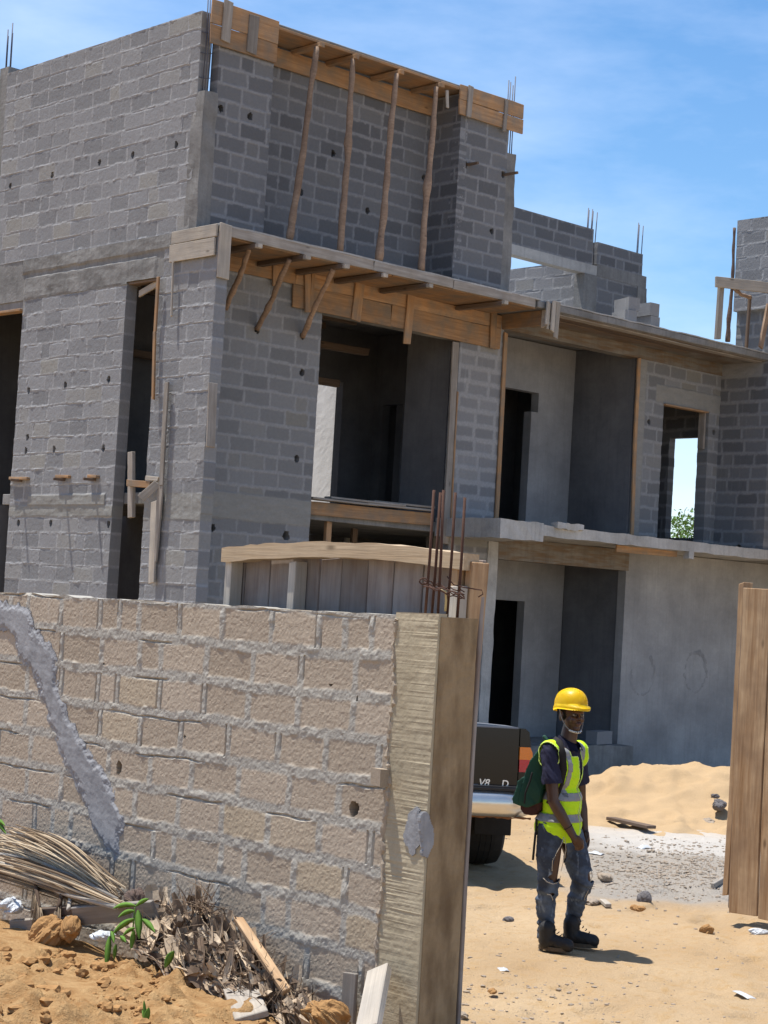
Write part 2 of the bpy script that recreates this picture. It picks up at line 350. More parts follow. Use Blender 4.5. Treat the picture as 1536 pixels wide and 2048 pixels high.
    ii, jj = np.nonzero(le); p0 = idx[ii, jj]; p1 = idx[ii, jj+1]; sk.append(np.stack([p0, p1, p1+n, p0+n], 1))
    Q = np.concatenate([front, back]+sk); V = np.concatenate([Fv, Bv])
    used = np.unique(Q); remap = np.full(len(V), -1); remap[used] = np.arange(len(used))
    at = {'mortar': np.concatenate([mort.ravel(), mort.ravel()])[used], 'rnd': np.concatenate([rnd.ravel()]*2)[used], 'conc': np.concatenate([conc.ravel()]*2)[used]}
    o = link(name, mesh_np(name, V[used], remap[Q], at), mat, parent)
    return o

# ------------------------------------------------------------------ solids
def box(name, parent, x0, x1, y0, y1, z0, z1, mat, bev=.006, rough=0., seg=1, seed=0):
    bm = bmesh.new(); bmesh.ops.create_cube(bm, size=1)
    for v in bm.verts: v.co = Vector((x0+(v.co.x+.5)*(x1-x0), y0+(v.co.y+.5)*(y1-y0), z0+(v.co.z+.5)*(z1-z0)))
    if rough:
        big = max(x1-x0, y1-y0, z1-z0)
        for ax, L in ((0, x1-x0), (1, y1-y0), (2, z1-z0)):
            n = int(L/max(.06, big/90)); 
            for i in range(1, n):
                pc = [0, 0, 0]; pc[ax] = (x0, y0, z0)[ax]+L*i/n; no = [0, 0, 0]; no[ax] = 1
                bmesh.ops.bisect_plane(bm, geom=bm.verts[:]+bm.edges[:]+bm.faces[:], plane_co=pc, plane_no=no)
        for v in bm.verts:
            p = v.co; q = [float(fbm(np.array([p.x*4+p.z*3+k*5.1]), np.array([p.y*4+p.z*2.3+k*2.2]), seed, 3)[0])-.5 for k in range(3)]
            v.co = p+Vector(q)*rough*2
    elif bev: bmesh.ops.bevel(bm, geom=bm.edges[:], offset=min(bev, .3*min(x1-x0, y1-y0, z1-z0)), segments=1, affect='EDGES')
    me = bpy.data.meshes.new(name); bm.to_mesh(me); bm.free()
    return link(name, me, mat, parent)
def plank(name, parent, a, b, w, t, wdir, mat, warp=.004, seed=None, label=None):
    a, b = Vector(a), Vector(b); x = (b-a); L = x.length; x.normalize()
    wd = Vector(wdir); y = (wd-x*wd.dot(x)).normalized(); zc = x.cross(y)
    bm = bmesh.new(); bmesh.ops.create_cube(bm, size=1)
    for v in bm.verts: v.co = Vector((v.co.x*L, v.co.y*w, v.co.z*t))
    n = max(2, min(12, int(L/.22)))
    for i in range(1, n):
        bmesh.ops.bisect_plane(bm, geom=bm.verts[:]+bm.edges[:]+bm.faces[:], plane_co=(-L/2+L*i/n, 0, 0), plane_no=(1, 0, 0))
    r = random.Random(seed if seed is not None else hash((round(a.x, 3), round(a.z, 3), round(b.y, 3))) & 0xffff); ph = r.random()*6; ph2 = r.random()*6
    es = (r.uniform(-.03, .03), r.uniform(-.03, .03))
    for v in bm.verts:
        u = v.co.x
        v.co.y += warp*math.sin(u*2.3+ph)+r.uniform(-1, 1)*warp*.5; v.co.z += warp*math.sin(u*1.7+ph2)+r.uniform(-1, 1)*.001
        if abs(abs(u)-L/2) < 1e-5: v.co.x += es[0 if u > 0 else 1]*v.co.y/max(w, .01)*.6
    sharp = [e for e in bm.edges if len(e.link_faces) == 2 and e.calc_face_angle(0) > .6]
    bmesh.ops.bevel(bm, geom=sharp, offset=min(.004, t*.2), segments=1, affect='EDGES')
    me = bpy.data.meshes.new(name); bm.to_mesh(me); bm.free()
    o = bpy.data.objects.new(name, me); COL.objects.link(o); me.materials.append(mat)
    m = Matrix.Translation((a+b)/2) @ Matrix((x, y, zc)).transposed().to_4x4()
    o.matrix_basis = m
    if parent is not None: o.parent = parent; o.matrix_parent_inverse = world_of(parent).inverted()
    if label: o['label'] = label
    return o
def tube_bm(bm, pts, rad, n=8, jit=0., rng=random, cap=True):
    pts = [Vector(p) for p in pts]; rings = []
    up = Vector((0, 0, 1))
    for i, p in enumerate(pts):
        d = (pts[min(i+1, len(pts)-1)]-pts[max(i-1, 0)]).normalized()
        s = d.cross(up) if abs(d.dot(up)) < .95 else d.cross(Vector((1, 0, 0))); s.normalize(); t = s.cross(d)
        r = rad[i] if hasattr(rad, '__len__') else rad
        rings.append([bm.verts.new(p+(s*math.cos(2*math.pi*k/n)+t*math.sin(2*math.pi*k/n))*r*(1+rng.uniform(-jit, jit))) for k in range(n)])
    for A, B in zip(rings, rings[1:]):
        for k in range(n): bm.faces.new((A[k], A[(k+1) % n], B[(k+1) % n], B[k]))
    if cap: bm.faces.new(rings[0][::-1]); bm.faces.new(rings[-1])
    return rings
def bm_obj(name, bm, mat, parent=None, smooth=True):
    bmesh.ops.recalc_face_normals(bm, faces=bm.faces[:])
    me = bpy.data.meshes.new(name); bm.to_mesh(me); bm.free()
    if smooth: me.polygons.foreach_set('use_smooth', [True]*len(me.polygons))
    return link(name, me, mat, parent)
def tube(name, parent, pts, rad, mat, n=8, jit=0., seed=0):
    bm = bmesh.new(); tube_bm(bm, pts, rad, n, jit, random.Random(seed)); return bm_obj(name, bm, mat, parent)
def pole(name, a, b, r0, r1, mat, bow=.02, knots=6, seed=0, parent=None):
    rng = random.Random(seed); a, b = Vector(a), Vector(b); d = b-a; s = d.cross(Vector((.3, .9, .1))).normalized(); t = d.cross(s).normalized(); N = 26
    ph = rng.random()*6; ks = sorted(rng.random() for _ in range(knots)); pts, rad = [], []
    for i in range(N):
        f = i/(N-1); w = bow*math.sin(math.pi*f)*math.sin(ph+f*5)+.004*math.sin(f*31+ph)
        pts.append(a+d*f+s*w+t*w*.5); r = r0+(r1-r0)*f
        rad.append(r*(1+.22*sum(math.exp(-((f-k)*N/1.0)**2) for k in ks)+rng.uniform(-.05, .05)))
    o = tube(name, parent, pts, rad, mat, 10, .05, seed)
    return o
def retop(o):
    return rebase(o)

# ------------------------------------------------------------------ ground and sky
XW = 6.38                                    # plane of the boundary wall's outer face
def gz(X, Y):
    s = sstep(5.6, 7.4, Y+0*X)*sstep(-.35, .25, XW-X)
    far_cam = np.clip(XW-X, 0, 7)
    mound = (.19+.085*far_cam+.10*(fbm(X*1.1, Y*1.1, 5)-.5)*1.2+.05*(fbm(X*4, Y*4, 6)-.5))*s
    dd_ = X*.683+Y*.731; ss_ = X*.731-Y*.683+.25*(fbm(dd_*.4, 0*dd_, 3)-.5)
    rut = -.022*(np.exp(-((ss_-1.15)/.13)**2)+np.exp(-((ss_-2.75)/.13)**2))*(.4+.6*fbm(X*5, Y*5, 13))*sstep(30, 20, dd_)
    dent = -.028*sstep(.58, .7, fbm(X*3.4, Y*3.4, 14, 2))
    flat = (rut+dent)+.045*(fbm(X*.8, Y*.8, 9)-.5)+.03*(fbm(X*3, Y*3, 10)-.5)+.012*(fbm(X*11, Y*11, 12)-.5)
    flat = flat*(1-.85*np.exp(-(((X-9.72)**2+(Y-8.25)**2)/.7)**2))
    road = .55*sstep(5.2, 1.0, X*.683+Y*.731)*(1-s)
    return np.maximum(mound, 0)+flat*(1-.5*s)+road
def make_ground():
    def axis(lo, hi, step): return np.arange(lo, hi, step)
    far = np.array([-4000, -1500, -600, -250, -120, -60, -30, -15, -8, -4.])
    xs = np.unique(np.concatenate([far, axis(-2, 3.4, .15), axis(3.4, 6.6, .022), axis(6.6, 13., .05), axis(13, 26, .1), np.array([28, 32, 40, 60, 100, 200, 500, 1500, 4000.])]))
    ys = np.unique(np.concatenate([far, axis(-2, 5.4, .15), axis(5.4, 10.6, .026), axis(10.6, 16, .06), axis(16, 24, .15), np.array([26, 30, 40, 60, 100, 200, 500, 1500, 4000.])]))
    Xg, Yg = np.meshgrid(xs, ys, indexing='ij'); Zg_ = gz(Xg, Yg)
    near = (Xg > 3) & (Xg < 6.6) & (Yg > 5.2) & (Yg < 10.7)
    s = sstep(5.4, 7.0, Yg)*sstep(-.2, .2, XW-Xg)
    lump = np.maximum(fbm(Xg*6.5, Yg*6.5, 31, 3)-.5, 0)*.28+np.maximum(fbm(Xg*17, Yg*17, 37, 3)-.45, 0)*.11
    Zg_ = Zg_+np.where(near, lump*s*sstep(.35, .6, fbm(Xg*1.4, Yg*1.4, 44)), 0)
    Dg = Xg*.683+Yg*.731; Sg = Xg*.731-Yg*.683; wn = .8*(fbm(Xg*1.1, Yg*1.1, 61)-.5)
    gravel = sstep(14.6, 15.6, Dg+wn*1.6)*(1-sstep(19.6, 20.6, Dg+wn))*sstep(1.6, 2.3, Sg+wn)*.9
    cement = sstep(18.3, 18.9, Dg+wn*.8)*(1-sstep(20.4, 21.0, Dg+wn*.7))*sstep(2.0, 2.6, Sg+wn)*(.45+.55*fbm(Xg*2, Yg*2, 71))
    idx = np.arange(Xg.size).reshape(Xg.shape)
    Q = np.stack([idx[:-1, :-1], idx[1:, :-1], idx[1:, 1:], idx[:-1, 1:]], -1).reshape(-1, 4)
    V = np.stack([Xg, Yg, Zg_], -1).reshape(-1, 3)
    o = link('ground', mesh_np('ground', V, Q, {'gravel': gravel.ravel(), 'cement': cement.ravel(), 'clay': s.ravel()}, True), M['ground'])
    tag(o, kind='structure'); return o
make_ground()

SUN_A, SUN_B = .15, .27                     # light runs +X and -Y per metre of fall
def make_light():
    w = bpy.data.worlds.new('World'); sc.world = w; w.use_nodes = True; nt = w.node_tree; bg = nt.nodes['Background']
    sk = nd(nt, 'ShaderNodeTexSky'); sk.sky_type = 'NISHITA'; sk.sun_disc = False
    to = Vector((-SUN_A, SUN_B, 1)).normalized(); el = math.asin(to.z); az = math.atan2(to.x, to.y)
    sk.sun_elevation = el; sk.sun_rotation = az; sk.altitude = 0; sk.air_density = 1.0; sk.dust_density = .35; sk.ozone_density = 2.2
    co = nd(nt, 'ShaderNodeTexCoord').outputs['Generated']
    n = noise(nt, scaled(nt, co, (1, 1, 3.2)), 3.1, 7, .58)
    hs = nd(nt, 'ShaderNodeHueSaturation'); hs.inputs['Saturation'].default_value = SKY_SAT; hs.inputs['Value'].default_value = SKY_VAL; nt.links.new(sk.outputs[0], hs.inputs['Color'])
    sep = nd(nt, 'ShaderNodeSeparateXYZ'); nt.links.new(co, sep.inputs[0])
    low = ramp(nt, sep.outputs[2], [(-.02, (1, 1, 1)), (.17, (0, 0, 0))])
    cl = ramp(nt, n, [(.42, (0, 0, 0)), (.8, (.5, .5, .5))])
    c = mix(nt, cl, hs.outputs[0], CLOUD); c = mix(nt, math_(nt, 'MULTIPLY', low, .55), c, CLOUD)
    nt.links.new(c, bg.inputs['Color']); bg.inputs['Strength'].default_value = .12
    L = bpy.data.lights.new('sun', 'SUN'); L.energy = 5.0; L.angle = math.radians(.53); L.color = (1, .955, .88)
    o = bpy.data.objects.new('sun', L); COL.objects.link(o); o.rotation_euler = (-to).to_track_quat('-Z', 'Y').to_euler(); o.location = (0, 0, 40)
SKY_SAT, SKY_VAL, CLOUD = 1.24, 1.05, (6.6, 7.4, 9.0)
make_light()
cam = bpy.data.cameras.new('camera'); co = bpy.data.objects.new('camera', cam); COL.objects.link(co); sc.camera = co
cam.sensor_width = 36; cam.sensor_fit = 'AUTO'; cam.lens = F_PX/2048*36; cam.clip_end = 9000; cam.clip_start = .1
co.matrix_world = Matrix.Translation(Vector(CAM)) @ Matrix((Vector(R_), Vector(U_), Vector(-FW))).transposed().to_4x4()
vs = sc.view_settings; vs.view_transform = 'Standard'; vs.look = 'None'; vs.gamma = 1; vs.exposure = .5
sc.cycles.max_bounces = 8; sc.cycles.diffuse_bounces = 5

# ================================================================== THE UNFINISHED HOUSE
XL, Y0, Y1, YU, YB = 13.017, 17.01, 17.89, 17.47, 17.99
house = empty('unfinished_house', (18.5, 19.5, 0), 'grey concrete block house under construction with open windows and wooden formwork', 'house')
def hx(f, l, X): return [(q.y, q.z, .036, .046) for q in (onx(*f(*p), X) for p in l)]
def hy(f, l, Y): return [(q.x, q.z, .04, .046) for q in (ony(*f(*p), Y) for p in l)]
B, B_SH = M['block'], M['block_shade']
# --- side facade, ground and first storeys
wall('block_wall', house, 'x', XL, 18.79, 21.14, 0, 6.06, -1, B, .014, holes=hx(Z4, [(305, 768), (505, 742), (133, 792), (480, 1062), (253, 1066), (120, 1073), (127, 1010), (85, 1410), (237, 1410), (503, 1415)], XL),
     bands=[(18.7, 21.2, 3.19, 3.33, .006), (18.95, 20.7, 3.33, 3.47, .022)], seed=2, thick=.16)
wall('block_wall', house, 'x', XL, 17.012, 18.13, 0, 6.5, -1, B, .014, bands=[(16.9, 18.2, 3.15, 3.47, .006)], seed=3, thick=.17, cuts=[(18.05, 18.2, 6.1, 6.6)])
wall('ring_beam', house, 'x', XL+.004, 17.92, 24, 6.062, 6.6, -1, M['conc'], .02, style='plain', thick=.2, seed=4, cuts=[(18.13, 18.79, 6.0, 6.09), (21.14, 22.6, 6.0, 6.0)],
     bands=[(17.9, 21.2, 6.42, 6.62, .03), (18.2, 21.14, 6.06, 6.35, .02)])
wall('block_wall', house, 'x', XL, 22.6, 24, 0, 6.062, -1, B, .03, seed=5, thick=.16)
wall('lintel', house, 'x', XL+.02, 21.15, 22.6, 5.95, 6.061, -1, M['conc'], .03, style='plain', thick=.18, seed=6)
plank('formwork_board', house, (XL+.03, 21.16, 5.935), (XL+.03, 22.5, 5.935), .14, .03, (1, 0, 0), M['w_new'])
plank('formwork_board', house, (XL+.08, 18.14, 6.07), (XL+.08, 18.78, 6.07), .14, .03, (1, 0, 0), M['w_dark'])
# --- side facade, top storey
wall('block_wall', house, 'x', XL, 17.6, 21.95, 6.6, 9.255, -1, B, .014, holes=hx(Z1, [(57, 1020), (287, 960), (546, 890), (728, 850), (965, 793)], XL), seed=7, thick=.15, course=.2042, amp=.8)
wall('column', house, 'x', XL+.01, 21.951, 22.17, 6.6, 9.36, -1, M['conc'], .03, style='plain', seed=8, thick=.22)
for i, (y, h) in enumerate(((21.98, .62), (22.03, .5), (22.09, .55), (22.14, .48))): tube('rebar', house, [(XL+.05+.04*(i % 2), y, 9.3), (XL+.05+.04*(i % 2), y+.01, 9.36+h)], .008, M['rebar_grey'], 6)
wall('block_wall', house, 'x', XL+.12, 22.171, 24, 6.6, 9.0, -1, B, .03, seed=9)
box('column', house, XL, XL+.20, 17.462, 17.69, 6.6, 8.275, M['conc'], rough=.018, seed=3)
for i, (x, y, z0, z1) in enumerate(((13.06, 17.52, 8.2, 9.55), (13.16, 17.6, 8.2, 9.5), (13.07, 17.58, 8.2, 9.62))): tube('rebar', house, [(x, y, z0), (x+.012, y-.008, (z0+z1)/2), (x+.004, y+.01, z1)], .007, M['rebar_grey'], 6)
for z in (8.45, 8.75, 9.0): tube('tie_wire', house, [(13.02, 17.6, z), (13.09, 17.55, z-.01), (13.17, 17.52, z+.01)], .005, M['rebar_grey'], 5)
# --- bay front, top storey
wall('block_wall', house, 'y', YU, 13.21, 14.05, 6.6, 9.02, -1, B_SH, .016, holes=hy(Z2, [(137, 475), (265, 510)], YU), style='shade', seed=11, jw=.027, course=.2)
wall('block_wall', house, 'x', 14.05, YU+.16, YB, 6.6, 9.02, 1, B_SH, .03, style='shade', seed=12, thick=.14)
wall('block_wall', house, 'y', YB, 13.93, 17.5, 6.6, 9.26, -1, B_SH, .016, holes=hy(Z2, [(628, 673), (488, 843), (780, 925), (1028, 780)], YB), style='shade', seed=13, jw=.027, course=.2)
wall('block_wall', house, 'x', 17.33, YU+.002, YB, 6.6, 9.26, -1, B_SH, .016, style='shade', seed=14, thick=.14, jw=.027, course=.2)
wall('block_wall', house, 'y', YU, 17.332, 18.275, 6.6, 8.98, -1, B_SH, .016, holes=hy(Z2, [(1210, 722), (1375, 765), (1325, 1015)], YU), style='shade', seed=15, jw=.027, course=.2)
box('column', house, 18.276, 18.46, YU+.01, YU+.21, 6.6, 8.66, M['conc'], rough=.022, seed=5)
for i in range(4): tube('rebar', house, [(18.31+.045*i, YU+.05+.08*(i % 2), 8.6), (18.32+.045*i, YU+.06+.08*(i % 2), 9.66+.05*(i % 3))], .0075, M['rebar_grey'], 6)
for (px, py), dx in zip(((1222, 722), (1385, 765)), (.16, .2)):
    q = ony(*Z2(px, py), YU); plank('wood_peg', house, (q.x, YU+.06, q.z), (q.x+.02, YU-dx, q.z+.005), .05, .035, (1, 0, .2), M['w_dark'])
# bay roof formwork: deck, bearers, fascia, end boards
for i in range(3): plank('deck_board', house, (14.0+1.45*i+.01, YU+.26, 9.30), (14.0+1.45*(i+1)-.01, YU+.26, 9.30), .56, .035, (0, 1, 0), M['w_new'], label=None)
box('slab', house, 14.0, 18.45, YU+.01, 18.2, 9.322, 9.36, M['conc'], bev=.01)
for x in (14.74, 15.33, 16.12, 16.86): plank('bearer', house, (x, YU-.09, 9.24), (x, YB-.02, 9.24), .075, .06, (1, 0, 0), M['w_new'])
plank('fascia_board', house, (14.06, YB-.035, 9.12), (17.3, YB-.035, 9.12), .24, .025, (0, 0, 1), M['w_new'])
for (x0, x1, z0, z1) in ((13.03, 14.06, 9.08, 9.365), (13.03, 14.06, 8.845, 9.075), (17.25, 18.5, 9.16, 9.36), (17.25, 18.51, 8.955, 9.155)):
    plank('formwork_board', house, (x0, YU-.03, (z0+z1)/2), (x1, YU-.03, (z0+z1)/2), z1-z0, .03, (0, 0, 1), M['w_new'])
for x, w, z0, z1 in ((13.24, .13, 8.9, 9.4), (13.65, .15, 8.86, 9.33), (17.42, .09, 8.94, 9.37), (18.12, .06, 8.9, 9.34)):
    plank('cleat', house, (x, YU-.058, z0), (x+.01, YU-.058, z1), w, .025, (1, 0, 0), M['w_grey'])
plank('formwork_board', house, (17.02, YU-.02, 9.22), (17.03, YU-.04, 8.98), .05, .02, (1, 0, 0), M['w_pale'])
# --- other walls of the top storey
wall('block_wall', house, 'x', 18.5, YU+.22, 19.13, 6.6, 8.98, 1, B_SH, .04, style='shade', seed=16)
wall('block_wall', house, 'y', 21.9, 13.2, 18.5, 6.6, 9.0, 1, B_SH, .05, style='shade', seed=17)
# --- first floor canopy slab over the front
box('slab', house, XL+.01, 18.55, Y0+.03, 22.2, 6.5, 6.6, M['conc'], bev=.008)
box('slab', house, XL+.02, 18.6, Y0-.005, Y0+.5, 6.601, 6.622, M['conc_lt'], rough=.01, seed=9)
for x0, x1 in ((13.2, 15.48), (15.49, 16.9), (16.91, 18.5)): plank('edge_board', house, (x0, Y0+.012, 6.548), (x1, Y0+.012, 6.548), .125, .03, (0, 0, 1), M['w_grey'])
for i in range(4): plank('deck_board', house, (13.15+1.35*i, Y0+.46, 6.484), (13.15+1.35*(i+1)-.008, Y0+.46, 6.484), .85, .024, (0, 1, 0), M['w_new'])
for x in (13.56, 14.31, 14.94, 15.6, 16.4, 17.82): plank('bearer', house, (x, Y0-.05, 6.435), (x, Y1-.06, 6.435), .085, .055, (1, 0, 0), M['w_dark'])
for x in (13.56, 14.31, 14.94, 15.6, 16.4, 17.82): plank('bearer_end', house, (x, Y0-.056, 6.435), (x, Y0-.11, 6.435), .08, .05, (1, 0, 0), M['w_pale'])
plank('fascia_board', house, (13.2, Y1-.03, 6.385), (14.92, Y1-.03, 6.385), .19, .026, (0, 0, 1), M['w_new'])
plank('fascia_board', house, (14.93, Y1-.03, 6.39), (18.74, Y1-.03, 6.385), .18, .026, (0, 0, 1), M['w_new'])
plank('fascia_board', house, (14.9, Y1-.032, 6.145), (16.6, Y1-.032, 6.15), .29, .026, (0, 0, 1), M['w_new'])
plank('fascia_board', house, (16.61, Y1-.032, 6.15), (18.74, Y1-.032, 6.145), .29, .026, (0, 0, 1), M['w_new'])
for (a, b, w) in (((285, 215), (285, 305), .13), ((415, 225), (418, 415), .1), ((440, 250), (428, 412), .06), ((645, 265), (622, 450), .16), ((858, 320), (838, 550), .13), ((1212, 405), (1205, 570), .12)):
    p, q = ony(*Z5(*a), Y1-.06), ony(*Z5(*b), Y1-.06); plank('cleat', house, p, q, w, .026, (1, 0, 0), M['w_new'])
# left end of the canopy, above the pier
plank('formwork_board', house, (XL-.02, Y0+.0, 6.53), (XL-.02, Y1, 6.53), .15, .026, (0, 0, 1), M['w_pale'])
plank('formwork_board', house, (XL-.03, Y0+.02, 6.345), (XL-.03, Y1+.01, 6.345), .21, .026, (0, 0, 1), M['w_pale'])
plank('formwork_board', house, (XL+.09, Y0-.02, 6.62), (XL+.09, Y0-.02, 5.98), .17, .028, (1, 0, 0), M['w_pale'])
# battens hanging by the slit window
for (a, b, w, m_) in (((738, 265), (722, 520), .05, 'w_new'), ((722, 520), (714, 835), .05, 'w_new'), ((778, 755), (752, 1235), .075, 'w_grey'), ((748, 1235), (716, 1590), .1, 'w_grey'), ((718, 1310), (708, 1690), .11, 'w_pale'), ((805, 195), (798, 450), .02, 'w_pale')):
    p, q = onx(*Z4(*a), XL-.05), onx(*Z4(*b), XL-.05); plank('batten', house, p, q, w, .025, (0, 1, 0), M[m_])
plank('batten', house, onx(*Z4(990, 760), XL-.03), onx(*Z4(978, 1058), XL-.03), .025, .12, (0, 1, 0), M['w_grey'])
plank('batten', house, onx(*Z4(612, 1080), XL+.02), onx(*Z4(612, 1385), XL+.02), .1, .05, (0, 1, 0), M['w_grey'])
plank('batten', house, onx(*Z4(596, 1222), XL-.03), onx(*Z4(705, 1232), XL-.03), .08, .05, (0, 0, 1), M['w_new'])
plank('batten', house, onx(*Z4(655, 1295), XL-.2), onx(*Z4(735, 1225), XL-.06), .1, .03, (0, 0, 1), M['w_pale'])
plank('batten', house, onx(*Z4(680, 1200), XL-.05), onx(*Z4(740, 1205), XL-.05), .05, .04, (0, 0, 1), M['w_pale'])
plank('batten', house, onx(*Z4(650, 345), XL+.1), onx(*Z4(740, 290), XL+.06), .08, .03, (0, 0, 1), M['w_pale'])
# --- recessed front wall of the lower storeys
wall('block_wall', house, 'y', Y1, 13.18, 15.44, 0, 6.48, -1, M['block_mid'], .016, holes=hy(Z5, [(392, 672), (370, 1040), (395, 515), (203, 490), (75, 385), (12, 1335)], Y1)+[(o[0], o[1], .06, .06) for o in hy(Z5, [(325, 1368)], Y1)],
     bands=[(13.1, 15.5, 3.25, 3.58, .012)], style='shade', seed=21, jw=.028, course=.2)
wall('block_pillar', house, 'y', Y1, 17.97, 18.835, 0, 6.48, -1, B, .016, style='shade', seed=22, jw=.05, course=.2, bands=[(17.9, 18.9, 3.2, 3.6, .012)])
plank('jamb_board', house, (17.9, Y1-.01, 3.2), (17.88, Y1-.01, 5.98), .12, .03, (1, 0, 0), M['w_grey'])
plank('jamb_board', house, (17.96, Y1-.03, 3.3), (17.95, Y1-.03, 5.3), .025, .03, (1, 0, 0), M['w_new'])
plank('jamb_board', house, (18.875, Y1-.02, 3.52), (18.855, Y1-.02, 6.25), .07, .03, (1, 0, 0), M['w_new'])
plank('jamb_board', house, (21.86, Y1-.02, 3.55), (21.82, Y1-.02, 6.3), .07, .03, (1, 0, 0), M['w_new'])
box('beam', house, 15.44, 18.0, Y1, Y1+.2, 6.02, 6.49, M['conc'])
# floor slab inside the big window, its edge boards and what shows of the room
box('slab', house, XL+.17, 18.8, Y1+.21, 21.6, 3.36, 3.5, M['conc'])
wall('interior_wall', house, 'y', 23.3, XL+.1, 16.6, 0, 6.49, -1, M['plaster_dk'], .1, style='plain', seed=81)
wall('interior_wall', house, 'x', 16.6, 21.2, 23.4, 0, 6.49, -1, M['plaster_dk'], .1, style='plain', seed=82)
box('slab', house, XL+.02, 16.7, 22.201, 23.6, 6.5, 6.6, M['conc'])  # roof slab added over this back room to keep its walls dark
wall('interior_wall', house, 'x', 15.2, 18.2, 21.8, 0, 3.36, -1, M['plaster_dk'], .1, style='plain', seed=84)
wall('interior_wall', house, 'y', 20.4, 19.35, 21.9, 3.5, 6.49, -1, M['plaster_dk'], .1, style='plain', seed=85)  # added partition, shuts out light behind the loggia door
wall('interior_wall', house, 'x', 21.95, 19.2, 20.5, 3.5, 6.49, -1, M['plaster_dk'], .1, style='plain', seed=86)  # second added partition, so the doorway stays dark
plank('edge_board', house, (15.45, Y1+.17, 3.5), (17.8, Y1+.17, 3.53), .17, .03, (0, 0, 1), M['w_new'])
plank('shoring_post', house, (16.05, Y1+.3, 0), (16.02, Y1+.3, 3.36), .09, .06, (1, 0, 0), M['w_new'])
plank('shoring_post', house, (17.3, Y1+1.2, 0), (17.3, Y1+1.2, 3.36), .09, .06, (1, 0, 0), M['w_dark'])
for y in (18.5, 19.3, 20.1, 20.8): plank('ceiling_bearer', house, (13.3, y, 6.44), (18.0, y, 6.44), .08, .09, (0, 1, 0), M['w_dark'])
for y, z in ((19.6, 5.98), (20.2, 5.55)): plank('ceiling_bearer', house, (14.5, y+.6, z), (18.0, y+.2, z), .1, .1, (0, 0, 1), M['w_dark'])
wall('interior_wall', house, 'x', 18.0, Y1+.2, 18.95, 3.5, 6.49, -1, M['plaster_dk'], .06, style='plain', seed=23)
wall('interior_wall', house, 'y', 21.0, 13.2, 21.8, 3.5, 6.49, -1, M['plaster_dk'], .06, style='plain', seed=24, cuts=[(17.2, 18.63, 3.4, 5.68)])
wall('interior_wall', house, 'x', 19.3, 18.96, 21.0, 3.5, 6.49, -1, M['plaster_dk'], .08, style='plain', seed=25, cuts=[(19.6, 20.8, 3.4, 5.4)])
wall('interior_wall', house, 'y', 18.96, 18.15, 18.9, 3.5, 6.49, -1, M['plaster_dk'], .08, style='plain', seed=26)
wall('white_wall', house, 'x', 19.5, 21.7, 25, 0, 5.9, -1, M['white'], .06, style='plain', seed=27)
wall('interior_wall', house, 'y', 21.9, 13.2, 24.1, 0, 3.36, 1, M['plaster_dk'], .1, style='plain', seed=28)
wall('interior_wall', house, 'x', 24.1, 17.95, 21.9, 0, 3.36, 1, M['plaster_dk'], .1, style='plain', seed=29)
# --- right part: roof slab, loggia, door wall and projecting wall
box('slab', house, 18.56, 24.3, Y0, 22.2, 6.5, 6.6, M['conc'], bev=.01)
box('slab', house, 18.7, 24.3, Y0-.006, Y0+.4, 6.601, 6.618, M['conc_lt'], rough=.01, seed=19)
box('soffit', house, 18.8, 24.2, Y0+.03, Y1+.1, 6.485, 6.499, M['conc_stain'])
for k in range(3): plank('soffit_board', house, (18.85, Y0+.12+.2*k, 6.476), (23.9-.7*k, Y0+.16+.2*k, 6.476), .15, .014, (0, 1, 0), M['w_dark'] if k else M['w_grey'])
wall('beam', house, 'y', Y1-.02, 18.84, 23.93, 6.30, 6.484, -1, M['conc_stain'], .05, style='plain', seed=31, thick=.2)
plank('formwork_board', house, (18.74, Y1-.05, 6.38), (18.74, Y0+.1, 6.385), .21, .03, (0, 0, 1), M['w_new'])
plank('formwork_board', house, (18.77, Y0+.12, 6.37), (18.77, Y0-.02, 6.4), .24, .03, (0, 0, 1), M['w_pale'])
for (x, z0, z1, w, y) in ((18.72, 6.6, 6.28, .08, -.04), (18.83, 6.63, 6.2, .11, -.05), (18.93, 6.63, 6.12, .12, -.03), (18.78, 6.58, 6.22, .08, -.02)):
    plank('formwork_board', house, (x, Y0+y, z0), (x-.02, Y0+y, z1), w, .025, (1, .35, 0), M['w_pale'])
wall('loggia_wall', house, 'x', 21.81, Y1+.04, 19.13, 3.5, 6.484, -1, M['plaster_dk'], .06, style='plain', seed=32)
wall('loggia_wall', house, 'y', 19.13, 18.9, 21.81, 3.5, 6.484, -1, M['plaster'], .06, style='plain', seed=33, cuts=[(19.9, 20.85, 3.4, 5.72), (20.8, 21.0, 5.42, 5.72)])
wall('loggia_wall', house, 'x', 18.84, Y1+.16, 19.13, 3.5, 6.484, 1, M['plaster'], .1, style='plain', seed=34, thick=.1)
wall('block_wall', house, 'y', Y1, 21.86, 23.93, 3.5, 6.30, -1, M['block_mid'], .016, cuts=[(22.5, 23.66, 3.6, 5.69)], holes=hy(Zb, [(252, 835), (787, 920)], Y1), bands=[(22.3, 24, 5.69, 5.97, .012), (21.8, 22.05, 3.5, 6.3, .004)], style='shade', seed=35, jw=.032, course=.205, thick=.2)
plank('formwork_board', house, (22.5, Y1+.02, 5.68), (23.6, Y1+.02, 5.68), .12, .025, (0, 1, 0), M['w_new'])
plank('jamb_board', house, (23.61, Y1+.09, 5.1), (23.61, Y1+.09, 5.67), .12, .04, (0, 1, 0), M['w_grey'])
